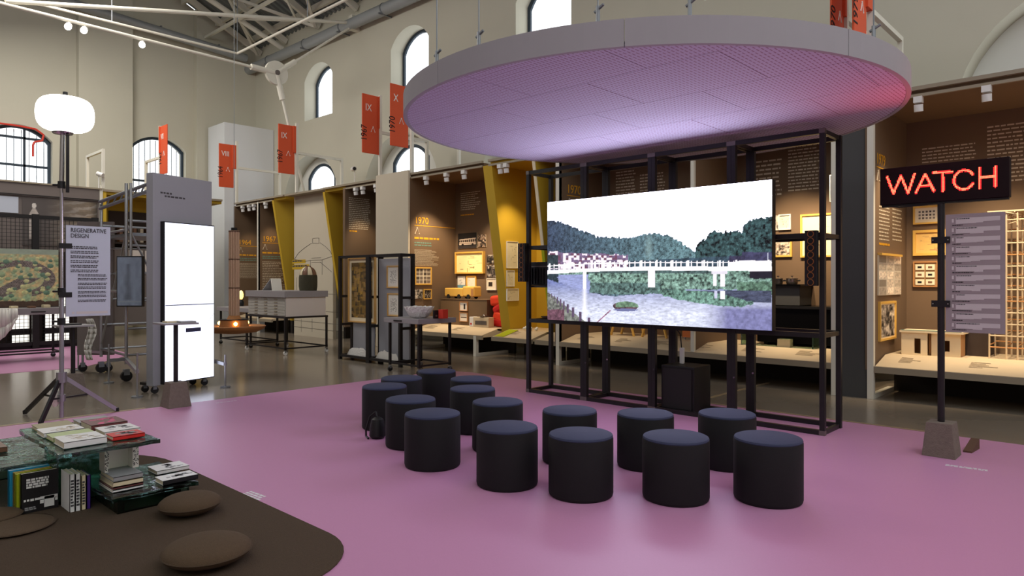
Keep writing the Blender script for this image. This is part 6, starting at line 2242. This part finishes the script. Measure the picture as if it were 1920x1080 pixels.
# wire mesh fence
FXm = -19.6
t = thing('mesh_fence', 'black wire mesh fence before the photograph wall at the far left', 'fence', (FXm, 4, 0))
for y in (1.2, 2.7, 4.235, 5.5):
    build(MB().box(FXm - 0.05, FXm + 0.05, y - 0.07, y + 0.07, 0.0, 3.22), 'post', 'mesh_black', t)
for z in (3.15, 0.95, 0.12):
    build(MB().box(FXm - 0.03, FXm + 0.03, -1.0, 5.55, z - 0.04, z + 0.05), 'rail', 'mesh_black', t)
mb = MB()
y = -0.5
while y < 5.5:
    mb.bar((FXm, y, 0.15), (FXm, y, 3.15), 0.009)
    y += 0.085
z = 0.2
while z < 3.15:
    mb.bar((FXm, -0.5, z), (FXm, 5.5, z), 0.009)
    z += 0.085
build(mb, 'wire_mesh', 'mesh_black', t, kind='stuff')
build(MB().box(FXm - 0.45, FXm - 0.05, -1.0, 5.6, 0.0, 0.10), 'base_plinth', 'mesh_black', t)
build(MB().box(FXm - 0.42, FXm - 0.40, -1.0, 5.6, 0.10, 2.35), 'dark_backing', 'brown_dark', t)
for y0, y1, lab in ((3.80, 4.16, 'bright white light box behind the mesh fence, left one'), (4.47, 5.0, 'bright white light box behind the mesh fence, right one')):
    k = thing('floor_light_box', lab, 'light box', (FXm - 0.2, (y0 + y1) / 2, 0.1))
    build(MB().box(FXm - 0.38, FXm - 0.2, y0, y1, 0.10, 1.25), 'case', 'mesh_black', k)
    build(MB().box(FXm - 0.199, FXm - 0.19, y0 + 0.01, y1 - 0.01, 0.48, 1.24), 'light_face', 'lightbox_white', k)
    build(MB().box(FXm - 0.199, FXm - 0.19, y0 + 0.01, y1 - 0.01, 0.14, 0.33), 'light_face', 'lightbox_white', k)

# left rolling table with garden picture
t = rolling_table('grey rolling table with garden picture at the left picture edge', -17.35, -16.55, 2.2, 4.13, 1.07, 0.13)
build(MB().box(-16.55, -16.535, 3.5, 3.75, 0.985, 1.01), 'drawer_pull', 'handle_dark', t)


def garden_fn(u, v):
    n = vnoise(u, v * 0.7, 16, 31, 4)
    n2 = vnoise(u, v * 0.7, 50, 35, 2)
    k = np.clip((n - 0.35) * 3, 0, 1)[..., None]
    C = 1.25 * (s2l((206, 180, 130)) * (1 - k) + s2l((158, 182, 144)) * k)
    C = C * (0.65 + 0.7 * n2)[..., None]
    U, V = u * 1.5, v
    d1 = np.abs(np.sqrt(((U - 0.92) / 0.50) ** 2 + ((V - 0.52) / 0.30) ** 2) - 0.9)
    d2 = np.abs((V - 0.95) - (U - 0.35) * -0.62)
    path = ((d1 < 0.17) & ((V < 0.55) | (U > 1.1))) | ((d2 < 0.10) & (U > 0.2) & (U < 1.25) & (V > 0.5))
    cell = np.abs(np.mod(u * 62 + np.floor(v * 40) * 0.5, 1) - 0.5) + np.abs(np.mod(v * 40, 1) - 0.5)
    stones = np.where((cell < 0.62)[..., None], s2l((150, 136, 130)) * (0.5 + n2)[..., None], s2l((48, 42, 40)))
    C = np.where(path[..., None], stones, C)
    rs = np.random.RandomState(3)
    for q in range(110):
        a, b = rs.rand(), 0.12 + 0.8 * rs.rand()
        s = rs.uniform(.014, .034)
        m_ = ((u - a) / s) ** 2 + ((v - b) / (s * 1.2)) ** 2 < 1
        col = s2l([(206, 204, 150), (150, 170, 130), (104, 134, 112)][rs.randint(3)])
        sh = np.clip(1.15 - ((v - b) / s) * 0.4, 0.5, 1.4)
        C = np.where(m_[..., None], col * (sh * (0.7 + 0.6 * n2))[..., None], C)
    C = np.where((v < 0.09)[..., None], s2l((176, 190, 170)) * (0.8 + 0.4 * n)[..., None], C)
    C = np.where((v > 0.9 + 0.06 * (n - 0.5))[..., None], s2l((92, 68, 54)) * (0.7 + 0.5 * n2)[..., None], C)
    return C


k = thing('garden_picture', 'wide picture of a pebble garden standing on the left table', 'picture', (-17.05, 3.2, 1.071))
build(MB().box(-17.08, -17.03, 2.3, 4.10, 1.075, 2.28), 'board', 'brown_dark', k)
picture('garden_print', (-17.027, 2.3, 2.28), (0, 1.79, 0), (0, 0, -1.19), 210, 140, garden_fn, 'print', k)
for y, m_, h, lab in ((3.25, 'bk_cream', 0.05, 'cream block of small objects on the left table'), (3.55, 'bk_brown', 0.04, 'brown small object on the left table'), (3.8, 'bk_cream', 0.06, 'pale small object near the right end of the left table')):
    k = build(MB().box(-16.85, -16.65, y - 0.06, y + 0.06, 1.071, 1.071 + h), 'table_exhibit', m_, bevel=0.01)
    tag(k, lab, 'exhibit')
mb = MB()
prev = None
for i in range(9):
    f = i / 8
    y = 2.85 + 0.42 * f
    zz = 0.93 - 0.0 * f
    low = 0.42 + 0.5 * f ** 2 + 0.03 * math.sin(i * 3)
    cur = [(-16.50 + 0.02 * math.sin(i * 2.3), y, 1.075), (-16.46 + 0.03 * math.sin(i * 1.7), y, (zz + low) / 2), (-16.44 + 0.03 * math.sin(i * 2.9), y, low)]
    if prev:
        for j in range(2):
            mb.poly([prev[j], cur[j], cur[j + 1], prev[j + 1]])
    prev = cur
mb.poly([(-16.9, 2.85, 1.076), (-16.5, 2.85, 1.076), (-16.5, 3.27, 1.076), (-16.9, 3.27, 1.076)])
o = build(mb, 'table_cloth', 'cream_cloth', smooth=True)
so = o.modifiers.new('thickness', 'SOLIDIFY')
so.thickness = 0.01
tag(o, 'white cloth draped over the front of the left table', 'cloth')

# mustard bay with shelves behind the scaffold
t = xbay('mustard edged display bay with dark shelves behind the scaffold', 6.3, 8.9)
build(MB().box(XL - 1.4, XL, 6.24, 6.32, 0.3, ZT - 0.05), 'side_panel', 'mustard', t)
build(MB().box(XL - 1.4, XL - 1.3, 6.32, 9.6, 0.3, ZT - 0.05), 'back_panel', 'mustard', t)
build(MB().box(XL - 0.1, XL + 0.02, 6.23, 9.6, ZT - 0.06, ZT + 0.0), 'top_rail', 'rail_beige', t)
build(MB().box(XL - 1.4, XL - 0.05, 6.32, 9.6, ZT - 0.14, ZT - 0.06), 'top_panel', 'mustard', t)
build(MB().box(XL - 1.25, XL - 0.85, 6.75, 8.6, 2.72, 2.78), 'shelf_board', 'brown_dark', t)
build(MB().box(XL - 1.29, XL - 1.24, 6.75, 8.6, 0.4, 3.72), 'shelf_back', 'brown_dark', t)
build(MB().box(XL - 1.25, XL - 0.80, 6.75, 8.6, 0.3, 2.60), 'cupboard', 'fascia_grey', t)
for y in (7.15, 7.6, 8.05):
    build(MB().box(XL - 0.80, XL - 0.78, y, y + 0.38, 1.9, 2.58), 'cupboard_front', 'plan_white', t)
for i in range(8):
    y = 6.95 + i * 0.19
    k = build(MB().box(XL - 1.2, XL - 0.95, y, y + 0.09, 2.781, 3.25), 'shelf_binder', 'bk_beige' if i % 2 else 'bk_brown', bevel=0.006)
    tag(k, '%s upright binder from the scaffold end in the row on the dark shelf' % ('first second third fourth fifth sixth seventh last'.split()[i]), 'binder', 'binders on the dark shelf')
for y, ry in ((6.24, -22.9), (7.75, -22.6)):
    k = thing('portal_frame', 'white portal frame on the short display wall%s' % (' beside the balloon lamp' if y < 7 else ' before the barred window'), 'frame', (XL, y, ZT), 'white portal frames on the display walls')
    build(MB().box(XL - 0.04, XL + 0.03, y - 0.035, y + 0.035, ZT + 0.02, 5.32 if y < 7 else 6.2), 'front_pole', 'white_steel', k)
    build(MB().box(ry, XL - 0.04, y - 0.035, y + 0.035, 5.24, 5.31), 'top_beam', 'white_steel', k)
    build(MB().box(ry - 0.07, ry, y - 0.035, y + 0.035, ZT, 5.31), 'rear_pole', 'white_steel', k)
banner(7.72, -21.46, -20.92, 4.75, 6.17, 'VII', '1962', 'dull red banner seen nearly edge on before the barred window', plane='Y')
k = thing('wall_spotlight', 'white spotlight on the short display wall beside the portal', 'spotlight', (XL, 6.1, 4.5), None)
build(MB().cyl((XL, 6.13, ZT + 0.02), (XL, 6.13, 4.62), 0.015, 8), 'stem', 'white_plastic', k)
build(MB().cyl((XL - 0.02, 6.1, 4.62), (XL + 0.12, 6.2, 4.56), 0.06, 12), 'housing', 'white_plastic', k)
